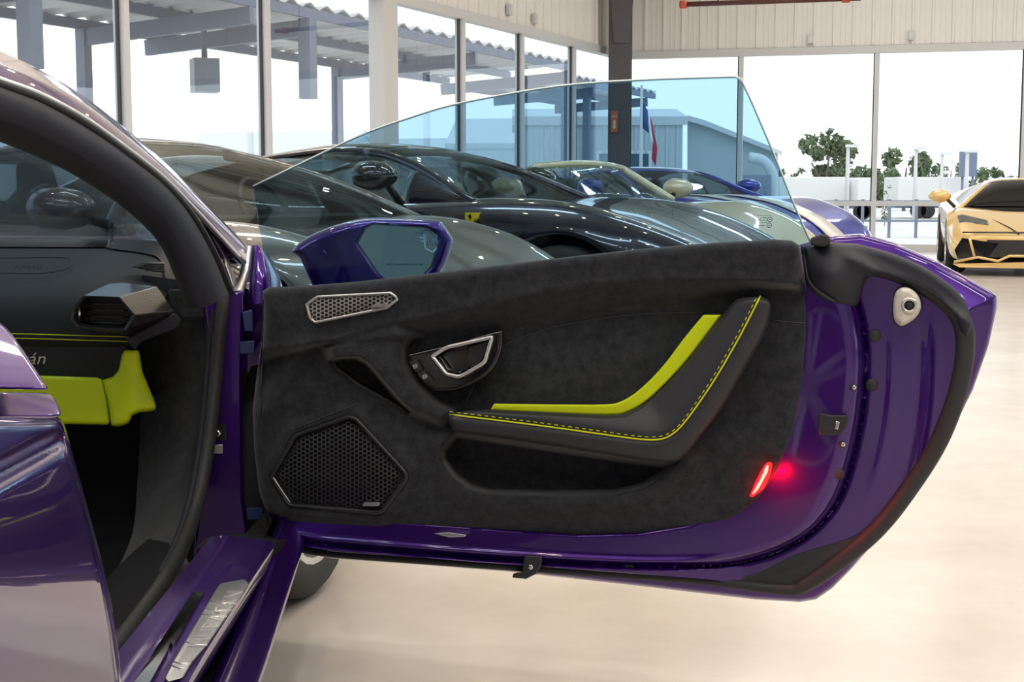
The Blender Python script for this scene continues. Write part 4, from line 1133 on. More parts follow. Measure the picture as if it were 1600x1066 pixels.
# hinge post, foot well and seals
HP = Plane((-.6, 2.97, 0), (.12, -.99, 0))
post = plate('hinge_post', HP, [(318, 470), (362, 455), (380, 453), (378, 600), (380, 780), (392, 870), (394, 905), (372, 905), (300, 905), (306, 830), (322, 720), (330, 600)], .0, -.05, M['purple'], car, None, .006)
plate('hinge_recess', HP, [(370, 452), (416, 450), (424, 600), (440, 860), (440, 905), (372, 905), (370, 780), (368, 600)], -.14, -.16, M['purple'], car, None, .003)
M['bluetape'] = mat('blue_clip', (.012, .024, .11), .4)
for q in ([(374, 534), (398, 532), (398, 553), (374, 554)], [(378, 488), (394, 484), (396, 518), (382, 518)], [(384, 794), (411, 793), (411, 812), (386, 813)]):
    plate('hinge_block', HP, q, .016, -.14, M['bluetape'], post, car, .002)
c = HP.at(341., 675., .0)
sk = mesh_obj('striker_bolt', *g_join(g_box(c - HP.n * -.003, (.032, .012, .034)), g_disc(c + HP.n * .008, HP.n, .0095, .010, 18)), M['plastic'], car, sharp=40)
sub('bolt_head', *g_disc(c + HP.n * .018, HP.n, .0075, .004, 6), M['chrome'], sk, car)
plate('post_bracket', HP, [(329, 695), (348, 695), (348, 709), (329, 709)], .008, .0, M['silver'], post, car, .001)
plate('check_strap', HP, [(380, 836), (424, 790), (430, 800), (424, 880), (412, 860)], .02, .0, M['plastic'], car, None, .003)
ap = spline([(352, 452, 2.98), (345, 500, 2.95), (338, 580, 2.93), (330, 660, 2.9), (320, 730, 2.86), (305, 800, 2.78), (283, 860, 2.62), (250, 918, 2.4), (210, 975, 2.2), (180, 1015, 2.05), (120, 1090, 1.85)], 6)
tag(mesh_obj('opening_seal', *g_tube(W(*ap.T), .017, 10, flat=.8), M['rubber'], car))
ap2 = ap + np.array([-11, 3, .02])
mesh_obj('opening_seal_lip', *g_tube(W(*ap2.T), .014, 8, flat=.7), M['softblack'], car)
loft_px('kick_panel', [[(222, 430, 3.13), (222, 520, 3.13), (220, 640, 3.13), (214, 760, 3.1), (205, 840, 3.0), (165, 925, 2.7)], [(300, 440, 3.0), (312, 520, 3.0), (314, 640, 2.97), (300, 760, 2.9), (268, 850, 2.7), (205, 960, 2.3)],
                       [(345, 450, 2.97), (338, 520, 2.96), (331, 640, 2.93), (314, 760, 2.86), (275, 872, 2.62), (190, 1000, 2.15)]], M['suede'], 40)
loft_px('foot_well', [[(-200, 500, 3.25), (80, 500, 3.25), (268, 500, 3.2)], [(-200, 640, 3.25), (80, 640, 3.25), (268, 640, 3.2)], [(-200, 800, 3.25), (80, 800, 3.25), (262, 780, 3.15)], [(-200, 900, 3.0), (80, 900, 3.0), (232, 860, 2.95)], [(-200, 1000, 2.5), (80, 1000, 2.5), (200, 940, 2.6)], [(-200, 1120, 2.0), (60, 1120, 2.0), (180, 1010, 2.1)]], M['carpet'], 30)
loft_px('sill_carpet', [[(232, 842, 2.80), (185, 885, 2.56), (120, 960, 2.26), (60, 1040, 2.0)], [(262, 848, 2.72), (215, 896, 2.46), (160, 966, 2.2), (100, 1050, 1.95)], [(284, 858, 2.66), (250, 908, 2.42), (205, 972, 2.18), (130, 1075, 1.9)]], M['carpet'], 20)

# dashboard
D = lambda *r: list(r)
dash = loft_px('dashboard', [[(-780, 372, 3.62), (-100, 375, 3.60), (150, 377, 3.58), (262, 384, 3.5)],
                             [(-780, 384, 3.52), (-100, 386, 3.5), (150, 388, 3.48), (270, 392, 3.42)],
                             [(-780, 402, 3.36), (-100, 402, 3.34), (150, 402, 3.32), (272, 408, 3.26)],
                             [(-780, 422, 3.20), (-100, 422, 3.19), (150, 421, 3.18), (268, 428, 3.18)],
                             [(-780, 440, 3.09), (-100, 440, 3.08), (150, 440, 3.07), (266, 444, 3.11)],
                             [(-780, 462, 3.02), (-100, 462, 3.01), (140, 462, 3.00), (262, 462, 3.06)],
                             [(-780, 490, 2.985), (-100, 490, 2.98), (140, 490, 2.975), (240, 490, 3.0)],
                             [(-780, 515, 2.99), (-100, 517, 2.98), (140, 520, 2.97), (210, 522, 2.98)],
                             [(-780, 530, 2.98), (-100, 533, 2.975), (140, 536, 2.97), (206, 537, 2.98)],
                             [(-780, 545, 3.03), (-100, 548, 3.03), (140, 548, 3.03), (204, 548, 3.03)],
                             [(-780, 600, 3.05), (-100, 600, 3.05), (140, 600, 3.05), (200, 600, 3.05)]], M['dashleather'], 50)
subsurf(dash, 1)
loft_px('dash_rear_edge', [[(-780, 370, 3.60), (120, 373, 3.58), (170, 374, 3.56)], [(-780, 378, 3.50), (120, 380, 3.48), (168, 381, 3.46)], [(-780, 384, 3.49), (120, 386, 3.47), (165, 387, 3.45)]], M['plastic'], 20)
loft_px('dash_corner_fairing', [[(172, 374, 3.55), (230, 376, 3.5), (262, 384, 3.42), (275, 410, 3.3), (278, 450, 3.12)], [(170, 388, 3.44), (215, 394, 3.38), (246, 402, 3.3), (256, 424, 3.16), (262, 456, 3.05)]], M['dashleather'], 24)
for k, dz in ((0, 523), (1, 530)):
    ln = W(*spline([(-780, dz - 6, 2.972), (-100, dz - 3, 2.965), (140, dz + 2, 2.957), (204, dz + 4, 2.962)], 8).T)
    sub('double_stitching', *g_tube(ln, .0010, 5), M['limethread'], dash, car)
ab = spline([(-60, 404, 3.29), (40, 403, 3.28), (100, 403, 3.28), (113, 409, 3.22), (105, 419, 3.15), (70, 427, 3.10), (0, 427, 3.10), (-60, 427, 3.10)], 6)
sub('airbag_seam', *g_tube(W(*ab.T), .0013, 5), M['dark'], dash, car)
V, F = g_text('AIRBAG', .018)
oa = W(44., 421., 3.10)
sub('airbag_lettering', [oa + np.array([a, .5 * b, b * .7 + .004]) for a, b, c in V], F, M['dark'], dash, car, smooth=False)
# demister vent
VP_ = Plane(W(236., 416., 3.12), (-.05, -.75, .65))
dv = plate('demister_vent', VP_, [(204, 417), (224, 409), (258, 410), (259, 426), (240, 425)], .004, -.02, M['plastic'], car, None, .002)
plate('vent_opening_shade', VP_, [(210, 417), (226, 411.5), (255, 412), (256, 424), (240, 423)], .0046, .0, M['dark'], dv, car)  # dark sheet in place of the shaded vent slot
for k in range(5):
    y = 412.5 + 2.6 * k
    sub('louvre', *g_tube(VP_.poly([(max(212, 226 - 5 * k) if k < 3 else 214 + 7 * (k - 2), y), (256, y + .6)], .006), .0012, 5), M['leather'], dv, car)
# side air outlet: hexagonal pod
M['carbon'] = mat('carbon_fibre', (.035, .033, .038), .3, coat=.6)
N, L, b = nodes(M['carbon']); tc = N.new('ShaderNodeTexCoord'); ck = N.new('ShaderNodeTexChecker'); ck.inputs['Scale'].default_value = 260
ck.inputs['Color1'].default_value = (.06, .055, .06, 1); ck.inputs['Color2'].default_value = (.012, .012, .014, 1)
L.new(tc.outputs['Object'], ck.inputs['Vector']); L.new(ck.outputs[0], b.inputs['Base Color'])
fr = [(111, 484), (130, 462), (187, 464), (212, 493), (197, 517), (120, 512), (110, 500)]
bk = [(170, 446), (176, 440), (245, 448), (272, 486), (262, 492), (204, 524), (150, 512)]
RF = [W(x, y, Y) for (x, y), Y in zip(fr, (2.90, 2.90, 2.88, 2.88, 2.88, 2.90, 2.90))]
RB = [W(x, y, Y) for (x, y), Y in zip(bk, (3.08, 3.10, 3.02, 2.96, 2.95, 2.95, 3.06))]
cen = np.mean(RF, 0)
RI = [p + (cen - p) * .10 + np.array([0, .004, 0]) for p in RF]; RJ = [p + (cen - p) * .14 + np.array([0, .035, 0]) for p in RF]
pod = mesh_obj('air_outlet', *g_loft([RB, RF], True), M['carbon'], car, sharp=25); bevel(pod, .003)
sub('outlet_bezel', *g_loft([RF, RI, RJ], True), M['plastic'], pod, car, sharp=30)
g = ([tuple(p) for p in RJ], [tuple(range(7))]); sub('outlet_throat_shade', *g, M['dark'], pod, car, smooth=False)  # flat dark face standing for the shade deep in the outlet
for k in range(4):
    y = 474 + 10 * k; sub('louvre', *g_tube(W(np.array([122., 160., 202.]), np.array([y, y + .8, y + 1.5]), np.array([2.925, 2.915, 2.91])), .0022, 5), M['gloss'], pod, car)
for x in (140, 166, 190): sub('vane', *g_tube(W(np.array([x, x]), np.array([466., 512.]), np.array([2.93, 2.93])), .0015, 5), M['plastic'], pod, car)
sub('thumb_wheel', *g_tube(W(np.array([124., 124.]), np.array([478., 502.]), np.array([2.918, 2.918])), .004, 8), M['chrome'], pod, car)
plate('pod_bracket', Plane((0, 2.99, 0), (.1, -.99, .05)), [(196, 530), (262, 494), (272, 488), (285, 500), (280, 512), (222, 534), (210, 548), (204, 540)], .0, -.03, M['softblack'], car, None, .004)
plate('end_panel', Plane((0, 3.0, 0), (.15, -.98, .1)), [(262, 452), (324, 452), (328, 478), (322, 498), (284, 500), (272, 484)], .0, -.03, M['suede'], car, None, .006)
# lower fascia with script, glove box
LF = Plane((0, 3.0, 0), (0, -1, 0))
plate('fascia_panel', LF, [(-780, 540), (200, 540), (192, 580), (180, 596), (-780, 596)], .0, -.02, M['softblack'], car, None, .003)
V, F = g_text('Huracán', .046, .0008)
o_ = LF.at(22., 561., .002)
M['script'] = mat('chrome_script', (.5, .5, .5), .25, .8)
tag(sub('script_badge', [o_ + np.array([(a + .28 * b) * .9, -c_, b * .8]) for a, b, c_ in V], F, M['script'], bpy.data.objects['fascia_panel'], car, smooth=False))
GB = Plane((0, 2.93, 0), (.05, -.98, .12))
gbx = np.vstack([[(-780, 586), (60, 587)], [(156, 590), (160, 594), (168, 630), (172, 664)], [(60, 662), (-780, 660)]])
tag(plate('glove_box', GB, gbx, .0, -.10, M['lime'], car, None, .010, 4), 'lime leather glove box lid')
gsd = np.vstack([[(160, 594), (176, 589)], spline([(186, 578), (190, 556), (196, 547), (206, 547), (216, 548), (219, 556)], 3), spline([(222, 580), (232, 604), (243, 632), (240, 642), (218, 645)], 3), spline([(206, 650), (200, 662), (184, 667), (174, 665)], 3), [(169, 630)]])
def h_gs(x, y): return .004 + .022 * ss(150, 205, x) - .02 * ss(205, 240, x) + rnd_edge(sdist(gsd, x, y), 8, .014)
tag(mesh_obj('knee_bolster', *g_relief(GB, gsd, h_gs, 50, 40, -.08), M['lime'], car), 'lime leather side bolster')

# ================================================================== the other cars
def paint(name, c, metal=.4, rough=.3): return mat(name, c, rough, metal, 1.0)
M['carglass'] = glass('car_glass', (.84, .88, .88), .38)
M['carglass_dark'] = glass('dark_car_glass', (.16, .18, .19), .9)
M['lamp_lens'] = mat('lamp_lens', (.10, .11, .125), .08, .3, 1.0)
M['seatdark'] = mat('dark_seat', (.03, .035, .045), .6)
M['seattan'] = mat('tan_seat', (.55, .45, .33), .6)
M['cabin'] = mat('dark_cabin', (.012, .012, .014), .7)

def build_car(name, label, cowl, heading, P):
    """cowl: place on the floor under the foot of the windscreen; heading: degrees of the nose from +X"""
    a = math.radians(heading)
    L, HW = P['L'], P['HW']; xc = P['xc']            # xc: windscreen foot, metres from the tail
    root = thing(name, (cowl[0] - math.cos(a) * (xc - L / 2), cowl[1] - math.sin(a) * (xc - L / 2), 0), label, 'car', rotz=a)
    T = lambda x, y, z: (x - L / 2, y, z)
    f = lambda key, x: float(np.interp(x, [q[0] for q in P[key]], [q[1] for q in P[key]]))
    def fs(key, x):                                   # smoothed profile
        return sum(f(key, x + d) * w for d, w in ((-.16, .15), (-.08, .2), (0, .3), (.08, .2), (.16, .15)))
    R = P['R']; pm = P['paint']
    xr, xroof, xw = P['xr'], P['xroof'], P['xw']      # rear foot of the cabin, and the windscreen's top
    st = np.concatenate([np.linspace(.0, .12, 4), np.linspace(.2, L - .2, 64), np.linspace(L - .12, L, 4)])
    sec, cab = [], []
    for x in st:
        e = min(x, L - x); w = HW * f('plan', x / L)
        zh, zf = fs('hood', x), fs('fender', x)
        zs = .14 + .10 * max(0, 1 - e / .35)
        arch = 0
        for wx in P['wheels']:
            if abs(x - wx) < R + .055: arch = max(arch, R + math.sqrt((R + .055) ** 2 - (x - wx) ** 2))
        z5 = zf - .17
        half = [(0, zh), (.30 * w, zh + .25 * (zf - zh) * .3), (.56 * w, zh + (zf - zh) * .45), (.74 * w, zf - .004), (.84 * w, zf), (.93 * w, zf - .05), (w, max(z5, min(arch + .02, zf - .07))), (.985 * w, max(.40 * zf / .8, min(arch, zf - .09))), (.95 * w, max(zs + .05, min(arch, zf - .10))), (.80 * w, max(zs, min(arch, zf - .11)))]
        sec.append([T(x, y, z) for y, z in half[::-1]] + [T(x, -y, z) for y, z in half[1:]])
    n = len(sec[0]); V, F = g_loft(sec)
    F.append(tuple(range(n))[::-1]); F.append(tuple((len(sec) - 1) * n + k for k in range(n)))
    mid = n // 2; bodyF, cabF = [], []
    c0, c1 = xr + .45, xc - .25
    for q in F:
        if len(q) == 4:
            xm = np.mean([V[i][0] for i in q]) + L / 2; ks = [i % n for i in q]
            if c0 < xm < c1 and max(abs(k - mid) for k in ks) <= 3: cabF.append(q); continue
        bodyF.append(q)
    b = mesh_obj('body', V, bodyF, pm, root); subsurf(b, 1)
    # cabin tub: dark lining below the belt line
    tub = []
    for x in np.linspace(c0 - .1, c1 + .1, 12):
        w = HW * f('plan', x / L); z = fs('fender', x)
        ins = 0 if x < c0 or x > c1 else 1
        tub.append([T(x, s * w, zz) for s, zz in ((.76, z - .01), (.70, z - .06 - .38 * ins), (.2, z - .08 - .40 * ins), (-.2, z - .08 - .40 * ins), (-.70, z - .06 - .38 * ins), (-.76, z - .01))])
    mesh_obj('cabin_lining', *g_loft(tub), P.get('lining', M['cabin']), root)
    xd = xc - .32; zd = fs('fender', xd)
    dsh = [[T(xd + .30, y, zd + .0), T(xd + .12, y, zd + .01), T(xd, y, zd - .03), T(xd - .02, y, zd - .25)] for y in np.linspace(-.70 * HW, .70 * HW, 6)]
    mesh_obj('dashboard', *g_loft(dsh), P.get('lining', M['cabin']), root)
    # greenhouse
    if P.get('roof'):
        hx = np.linspace(xr, xc + .14, 46); rows = []; P['roof'] = P['roof'] + [(xc + .14, f('hood', xc + .14) - .03), (xc + .5, f('hood', xc + .14) - .1)]
        tum = P.get('tumble', .26)
        for x in hx:
            zt = fs('roof', x); zb = min(zt - .002, fs('fender', x) - .035); H = max(.002, zt - zb); hm = H / (P['Hmax'])
            wb = HW * f('plan', x / L) * .84; wr = wb - tum * min(1, hm)
            half = [(wb, zb), (wb + (wr - wb) * .5 + .01, zb + H * .5), (wr + .012, zb + H * .84), (wr - .05, zb + H * .945), (wr * .55, zb + H * .99), (0, zb + H)]
            rows.append([T(x, y, z) for y, z in half] + [T(x, -y, z) for y, z in half[-2::-1]])
        V, F = g_loft(rows); m = len(rows[0]); grp = {'roof': [], 'windscreen': [], 'rear_window': [], 'side_window': [], 'side_window2': []}
        for q in F:
            if len(q) != 4: continue
            xm = np.mean([V[i][0] for i in q]) + L / 2; k = min(i % m for i in q)
            side = k < 2 or k >= m - 3
            inner = 3 <= k <= m - 5
            if side and P['sw'][0] < xm < P['sw'][1]: grp['side_window' if k < 2 else 'side_window2'].append(q)
            elif xm > xw and not side: grp['windscreen'].append(q)
            elif xm < P['xrg'] and inner: grp['rear_window'].append(q)
            else: grp['roof'].append(q)
        for key, fs_ in grp.items():
            if not fs_: continue
            nm = key.rstrip('2'); used = sorted(set(i for q in fs_ for i in q)); mp = {i: j for j, i in enumerate(used)}
            mt = (P.get('roofpaint', pm) if nm == 'roof' else (P.get('glass', M['carglass'])))
            o = mesh_obj(nm, [V[i] for i in used], [tuple(mp[i] for i in q) for q in fs_], mt, root)
            solid(o, .012 if nm != 'roof' else .02, -1); subsurf(o, 1)
        for k in (2, m - 3):                          # windscreen pillars
            path = [rows[i][k] for i in range(len(hx)) if hx[i] > xw - .15]
            mesh_obj('pillar', *g_tube(path, .028, 8), P.get('pillar', pm), root)
    # seats, steering wheel
    sm = P.get('seat', M['seatdark'])
    for y in (-.36, .36):
        x0 = xc - 1.15 + P.get('seatdx', 0)
        prof = [(.24, .45), (.26, .60), (.25, .80), (.19, .93), (.12, .98), (.11, 1.06), (.09, 1.10)]
        rws = []
        for w, z in prof:
            z *= P.get('seath', 1.0); xo = x0 - .18 * (z - .45)
            rws.append([T(xo + .07 * math.cos(t) * (1 if w > .15 else .7), y + w * math.sin(t), z) for t in np.linspace(0, 2 * math.pi, 14, endpoint=False)])
        mesh_obj('seat', *g_loft(rws, True, True), sm, root)
    xs_ = xc - .50; zst = fs('fender', xs_) + P.get('wheelz', .03)
    mesh_obj('steering_wheel', *g_join(g_tube([T(xs_ - .09 * math.sin(t), .36 + .17 * math.cos(t), zst + .15 * math.sin(t)) for t in np.linspace(0, 2 * math.pi, 24, endpoint=False)], .016, 7, True),
                                      g_tube([T(xs_, .20, zst), T(xs_, .52, zst)], .018, 6), g_tube([T(xs_ + .02, .36, zst), T(xs_ + .3, .36, zst - .1)], .03, 6)), M['plastic'], root)
    # mirrors
    for s in (-1, 1):
        mx, my, mz = xc - .42, s * HW * 1.02, fs('fender', xc - .42) + P.get('mirz', .12)
        rws = [[T(mx + d, my + s * (.03 + r * .14 * math.cos(t)), mz + r * .085 * math.sin(t)) for t in np.linspace(0, 2 * math.pi, 16, endpoint=False)] for d, r in ((-.07, .86), (-.06, 1.0), (0, 1.0), (.06, .86), (.11, .5), (.125, .1))]
        mo = mesh_obj('wing_mirror', *g_loft(rws, True, True), P.get('mirpaint', pm), root)
        sub('mirror_glass', [T(mx - .071, my + s * (.03 + .11 * math.cos(t)), mz + .065 * math.sin(t)) for t in np.linspace(0, 2 * math.pi, 16, endpoint=False)], [tuple(range(16))], M['mirror'], mo, root)
        sub('mirror_stalk', *g_tube([T(mx + .02, my - s * .05, mz - .03), T(mx + .06, s * HW * .86, fs('fender', xc - .42) - .02)], .022, 7), M['plastic'], mo, root)
    # wheels, lamps, intakes
    for wx in P['wheels']:
        for s in (-1, 1):
            yy = s * (HW * f('plan', wx / L) - .125)
            wheel('wheel', T(wx, yy, R), (0, s, 0), R, .24, root, root, 5, P.get('rim', 'rim'))
    for s in (-1, 1):
        pts = [(L - d, s * HW * f('plan', (L - d) / L) * k) for d, k in P['lamp']]
        top = [T(x, y, fs('fender', x) * P.get('lampz', .93)) for x, y in pts]; bot = [(p[0] - .02, p[1] * .97, p[2] - .07) for p in top]
        lo_ = mesh_obj('headlamp', *g_plate(top, bot), M['lamp_lens'], root, sharp=40); bevel(lo_, .01)
    w = HW * f('plan', .985)
    gr = [T(L - .015, y, z) for y, z in ((-.6 * w, .42), (.6 * w, .42), (.75 * w, .22), (-.75 * w, .22))]
    mesh_obj('front_intake', *g_plate([(p[0] + .018, p[1], p[2]) for p in gr], [(p[0] - .12, p[1], p[2]) for p in gr]), M['gloss'], root, smooth=False)
    mesh_obj('underbody', *g_box(T(L / 2, 0, .15), (L - .5, 1.5, .06)), M['cabin'], root, smooth=False)
    # dark liners inside the arches
    for wx in P['wheels']:
        for s in (-1, 1):
            yy = s * (HW * f('plan', wx / L) * .98 - .17)
            arc = [[T(wx + (R + .05) * math.cos(t), yy + d * s, R + (R + .05) * math.sin(t)) for d in (-.16, .10)] for t in np.linspace(0, math.pi, 14)]
            mesh_obj('arch_liner', *g_loft(arc), M['cabin'], root)
    return root, T, fs, f

PLAN = [(0, .62), (.02, .80), (.06, .93), (.14, .985), (.25, 1.0), (.5, .965), (.75, .99), (.86, .97), (.93, .86), (.97, .70), (1, .40)]
# --- grey mid-engined coupe
M['greypaint'] = paint('grey_metallic_paint', (.115, .105, .10), .6, .32)
Pg = dict(L=4.5, HW=.99, xc=3.25, xr=.75, xroof=2.2, xw=2.50, xrg=1.5, sw=(1.5, 2.78), R=.34, wheels=(.95, 3.55), paint=M['greypaint'], Hmax=.36, roof=True, tumble=.30,
          hood=[(0, .86), (.4, .93), (1.5, .92), (3.1, .86), (3.5, .78), (4.0, .66), (4.35, .52), (4.5, .40)],
          fender=[(0, .84), (.4, .93), (.95, .95), (1.8, .86), (2.6, .84), (3.0, .865), (3.5, .865), (3.85, .79), (4.2, .64), (4.5, .42)],
          roofl=0, plan=PLAN, lamp=[(.25, .62), (.32, .86), (.62, .90), (.7, .78), (.4, .60)])
Pg['roof'] = [(.75, .92), (1.3, 1.06), (1.8, 1.195), (2.2, 1.235), (2.5, 1.21), (2.8, 1.12), (3.1, .975), (3.25, .885)]
Pg['glass'] = M['carglass']; Pg['mirz'] = .05
build_car('grey_coupe', 'metallic grey mid-engined coupe parked directly beside the purple car', (-.90, 6.25), -27, Pg)
# --- near-black coupe
M['blackpaint'] = paint('blue_black_paint', (.012, .010, .022), .4, .25)
Pf = dict(L=4.66, HW=.985, xc=2.95, xr=.45, xroof=1.9, xw=2.28, xrg=1.35, sw=(.95, 2.55), R=.345, wheels=(.95, 3.62), paint=M['blackpaint'], Hmax=.40, tumble=.28,
          hood=[(0, .80), (.35, .93), (1.5, .95), (2.7, .94), (3.3, .90), (3.9, .80), (4.35, .64), (4.66, .42)],
          fender=[(0, .78), (.35, .92), (.95, .98), (1.8, .90), (2.6, .92), (3.2, .945), (3.62, .925), (4.0, .83), (4.4, .66), (4.66, .42)],
          roof=[(.45, .93), (.9, 1.09), (1.4, 1.22), (1.9, 1.29), (2.25, 1.265), (2.55, 1.17), (2.8, 1.04), (2.95, .955)],
          plan=PLAN, lamp=[(.25, .62), (.32, .86), (.75, .90), (.8, .80), (.4, .64)], seat=M['seattan'], wheelz=.06, mirz=.14, mirpaint=M['gloss'])
rt, T, fs, f = build_car('black_coupe', 'gloss blue-black front-engined coupe with a yellow shield on its wing', (.08, 8.6), -27, Pf)
M['yellowenamel'] = mat('yellow_enamel', (.75, .55, .02), .3)
bx0, bz0 = 3.10, .83
sh = [(-.02, .028), (.02, .028), (.02, -.006), (0, -.032), (-.02, -.006)]
yb_ = -.985 * f('plan', 3.10 / 4.66) * .995
bo = mesh_obj('shield_badge', *g_plate([T(bx0 + a * 1.5, yb_ - .012, bz0 + z) for a, z in sh], [T(bx0 + a * 1.5, yb_ + .06, bz0 + z) for a, z in sh]), M['yellowenamel'], rt, smooth=False)
bo['label'] = 'yellow shield badge'
hs = [(a * .55, z * .55) for a, z in ((-.012, -.03), (.0, .0), (-.014, .012), (-.006, .03), (.006, .034), (.012, .012), (.008, -.02), (.0, -.01))]
sub('horse_mark', *g_plate([T(bx0 + a * 1.5, yb_ - .015, bz0 + z) for a, z in hs], [T(bx0 + a * 1.5, yb_ - .010, bz0 + z) for a, z in hs]), M['gloss'], bo, rt, smooth=False)
mesh_obj('side_marker', *g_box(T(4.08, -.985 * f('plan', 4.08 / 4.66) + .03, .60), (.05, .07, .13), .12), mat('amber_lens', (.55, .10, .02), .3), rt, smooth=False)
# --- cream open car
M['creampaint'] = paint('cream_gold_paint', (.62, .53, .36), .2, .3)
Pc = dict(L=4.5, HW=.97, xc=3.0, xr=.7, xroof=2, xw=2.4, xrg=1.2, sw=(1, 2), R=.34, wheels=(.95, 3.5), paint=M['creampaint'], Hmax=.35,
          hood=[(0, .80), (.4, .90), (1.2, .92), (2.7, .89), (3.3, .84), (3.9, .74), (4.3, .58), (4.5, .42)],
          fender=[(0, .78), (.4, .90), (.95, .95), (1.8, .88), (2.6, .88), (3.2, .90), (3.5, .90), (3.9, .80), (4.3, .60), (4.5, .42)],
          plan=PLAN, lamp=[(.25, .62), (.32, .86), (.75, .90), (.8, .80), (.4, .64)], seat=M['seatdark'], lining=M['seattan'], seath=1.0)
rt, T, fs, f = build_car('open_roadster', 'cream open roadster with its folded roof down, behind the blue-black coupe', (1.0, 11.25), -46, Pc)
def wsf(y): return math.cos(y / .66 * 1.25)
ys = np.linspace(-.66, .66, 15)
bot = [T(3.02 - .20 * (y / .66) ** 2, y, .90) for y in ys]; topp = [T(2.45 - .10 * (y / .66) ** 2, y * .84, 1.20 - .035 * (y / .66) ** 2) for y in ys]
rows = [[tuple(np.array(b_) + (np.array(t_) - np.array(b_)) * k) for b_, t_ in zip(bot, topp)] for k in np.linspace(0, 1, 6)]
o = mesh_obj('windscreen', *g_loft(rows), M['carglass'], rt); solid(o, .008)
fr_ = [bot[0], tuple((np.array(bot[0]) * .5 + np.array(topp[0]) * .5))] + topp + [tuple((np.array(bot[-1]) * .5 + np.array(topp[-1]) * .5)), bot[-1]]
mesh_obj('windscreen_frame', *g_tube(resample(fr_, 40), .030, 8), M['creampaint'], rt)
fr2 = [tuple(np.array(p) + np.array([-.022, 0, -.004])) for p in resample(fr_, 40)]
mesh_obj('frame_seal', *g_tube(fr2, .022, 8), M['rubber'], rt)
for y in (-.36, .36):
    hp = [T(1.62, y - .17, .86), T(1.60, y - .16, 1.02), T(1.58, y - .09, 1.13), T(1.58, y + .09, 1.13), T(1.60, y + .16, 1.02), T(1.62, y + .17, .86)]
    mesh_obj('roll_hoop', *g_tube(spline(hp, 5), .045, 8), M['plastic'], rt)
    fair = [[T(1.55 - d, y + r * .19 * math.cos(t), .87 + r * .20 * math.sin(t)) for t in np.linspace(0, math.pi, 10)] for d, r in ((0, 1), (.2, .95), (.5, .7), (.85, .3))]
    mesh_obj('head_fairing', *g_loft(fair), M['creampaint'], rt)
# --- blue car with white stripes
M['bluepaint'] = paint('blue_metallic_paint', (.005, .030, .34), .4, .28)
M['stripe'] = mat('white_stripe_paint', (.75, .72, .66), .3, coat=1.0)
Pb = dict(L=4.46, HW=.97, xc=2.55, xr=.35, xroof=1.5, xw=1.95, xrg=1.0, sw=(.95, 2.2), R=.345, wheels=(.85, 3.45), paint=M['bluepaint'], Hmax=.33, tumble=.26,
          hood=[(0, .80), (.35, .92), (1.5, .93), (2.4, .93), (3.0, .93), (3.6, .86), (4.1, .72), (4.36, .58), (4.46, .46)],
          fender=[(0, .80), (.35, .93), (.85, .97), (1.6, .90), (2.3, .91), (3.0, .935), (3.45, .92), (3.9, .80), (4.25, .64), (4.46, .48)],
          roof=[(.35, .95), (.8, 1.11), (1.2, 1.21), (1.6, 1.25), (1.95, 1.215), (2.25, 1.10), (2.45, .99), (2.55, .945)],
          plan=[(0, .66), (.02, .84), (.06, .93), (.14, .985), (.25, 1.0), (.5, .95), (.75, .99), (.88, .97), (.95, .88), (.98, .76), (1, .55)], lamp=[(.22, .60), (.26, .90), (.80, .93), (.86, .74), (.5, .58)], lampz=.97, pillar=M['bluepaint'], seat=M['seattan'])
rt, T, fs, f = build_car('striped_coupe', 'blue coupe with twin white stripes along its nose, parked past the cream roadster', (1.9, 14.5), -60, Pb)
for s in (-1, 1):
    rows = [[T(x + .012 * (x > 4.2), s * y, fs('hood', x) + .012 + .25 * (fs('fender', x) - fs('hood', x)) * .3 * (y / .29)) for y in (.10, .20, .30)] for x in np.linspace(2.6, 4.42, 24)]
    rows += [[T(4.485, s * y * 1.0, z) for y in (.10, .20, .30)] for z in (.44, .34, .26)]
    o = mesh_obj('racing_stripe', *g_loft(rows), M['stripe'], rt); solid(o, .012)
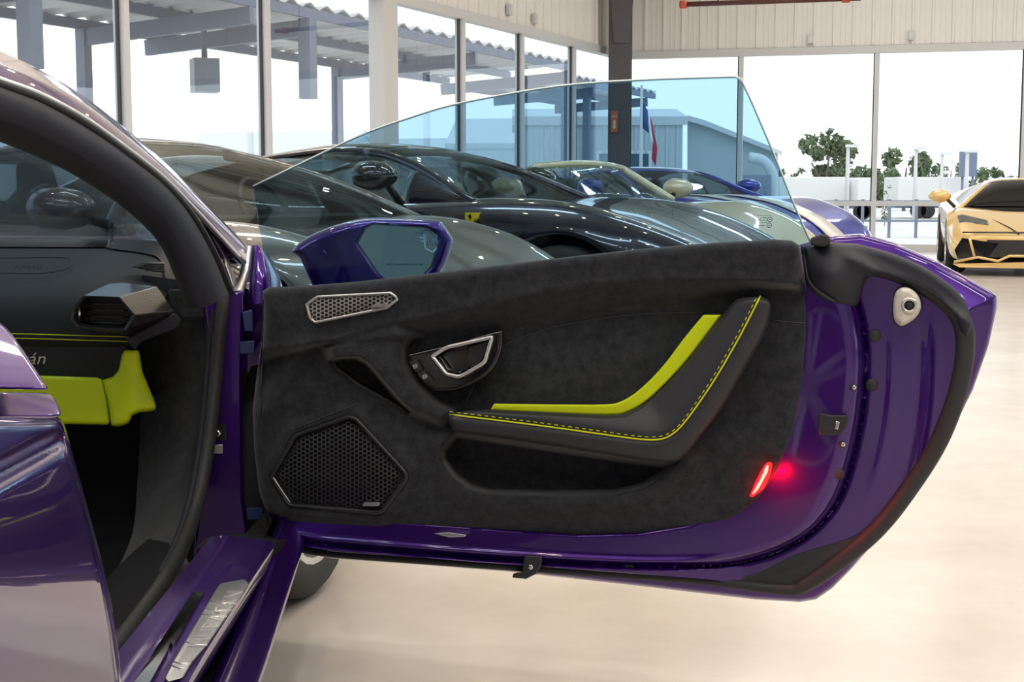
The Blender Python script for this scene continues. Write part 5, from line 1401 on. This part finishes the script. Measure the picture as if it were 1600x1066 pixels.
# --- yellow car, facing the camera by the far windows
M['yellowpaint'] = paint('pearl_yellow_paint', (.85, .58, .22), .15, .3)
Py = dict(L=4.46, HW=.965, xc=3.35, xr=.7, xroof=2.1, xw=2.45, xrg=1.5, sw=(1.5, 2.85), R=.34, wheels=(.9, 3.52), paint=M['yellowpaint'], Hmax=.34, tumble=.34,
          hood=[(0, .80), (.4, .92), (1.5, .92), (3.1, .80), (3.4, .74), (3.9, .62), (4.3, .52), (4.46, .46)],
          fender=[(0, .80), (.4, .92), (.9, .94), (1.8, .84), (2.6, .80), (3.0, .80), (3.5, .78), (3.9, .68), (4.25, .55), (4.46, .47)],
          roof=[(.7, .92), (1.3, 1.05), (1.8, 1.14), (2.15, 1.165), (2.45, 1.14), (2.8, 1.02), (3.15, .87), (3.35, .79)],
          plan=[(0, .75), (.02, .90), (.06, .96), (.14, 1.0), (.25, 1.0), (.5, .94), (.75, .985), (.86, 1.0), (.93, .985), (.97, .95), (1, .85)],
          lamp=[(.34, .52), (.40, .86), (.62, .88), (.66, .80), (.46, .52)], lampz=1.0, glass=M['carglass_dark'])
yc = W(1638., 400., 15.9)
rt, T, fs, f = build_car('yellow_coupe', 'pearl yellow sports car facing the room by the far windows', (yc[0] + .22, 17.2), -105, Py)
x0 = 4.50
def face(nm, pts, m, d0, d1, par=None):
    g = g_plate([T(x0 + d0 - .10 * abs(y) ** 2, y, z) for y, z in pts], [T(x0 + d1 - .10 * abs(y) ** 2, y, z) for y, z in pts])
    return mesh_obj(nm, *g, m, rt, smooth=False) if par is None else sub(nm, *g, m, par, rt, smooth=False)
for s in (-1, 1):
    i_ = face('side_intake', [(s * .40, .38), (s * .80, .44), (s * .88, .30), (s * .84, .20), (s * .52, .20)], M['gloss'], .012, -.10)
    rr = lambda pts, r: g_tube([T(x0 + .03 - .10 * abs(y) ** 2, s * y, z) for y, z in pts], r, 6)
    sub('intake_blade', *g_join(rr([(.72, .44), (.66, .23)], .016), rr([(.88, .16), (.62, .22), (.40, .18), (.28, .24), (.0, .24)], .016)), M['yellowpaint'], i_, rt)
    face('lower_lip', [(s * .10, .10), (s * .82, .10), (s * .90, .14), (s * .10, .17)], M['yellowpaint'], .03, -.1)
cut = []
for s in (-1, 1):
    ln = [T(x, s * y, fs('hood', x) + .25 * .3 * (fs('fender', x) - fs('hood', x)) + .006) for x, y in ((3.42, .58), (3.8, .46), (4.2, .26), (4.44, .18))]
    cut.append(g_tube(spline(ln, 5), .009, 6))
cut.append(g_tube([T(4.455, y, .505) for y in np.linspace(-.8, .8, 12)], .010, 6))
mesh_obj('bonnet_shut_line', *g_join(*cut), M['gloss'], rt)
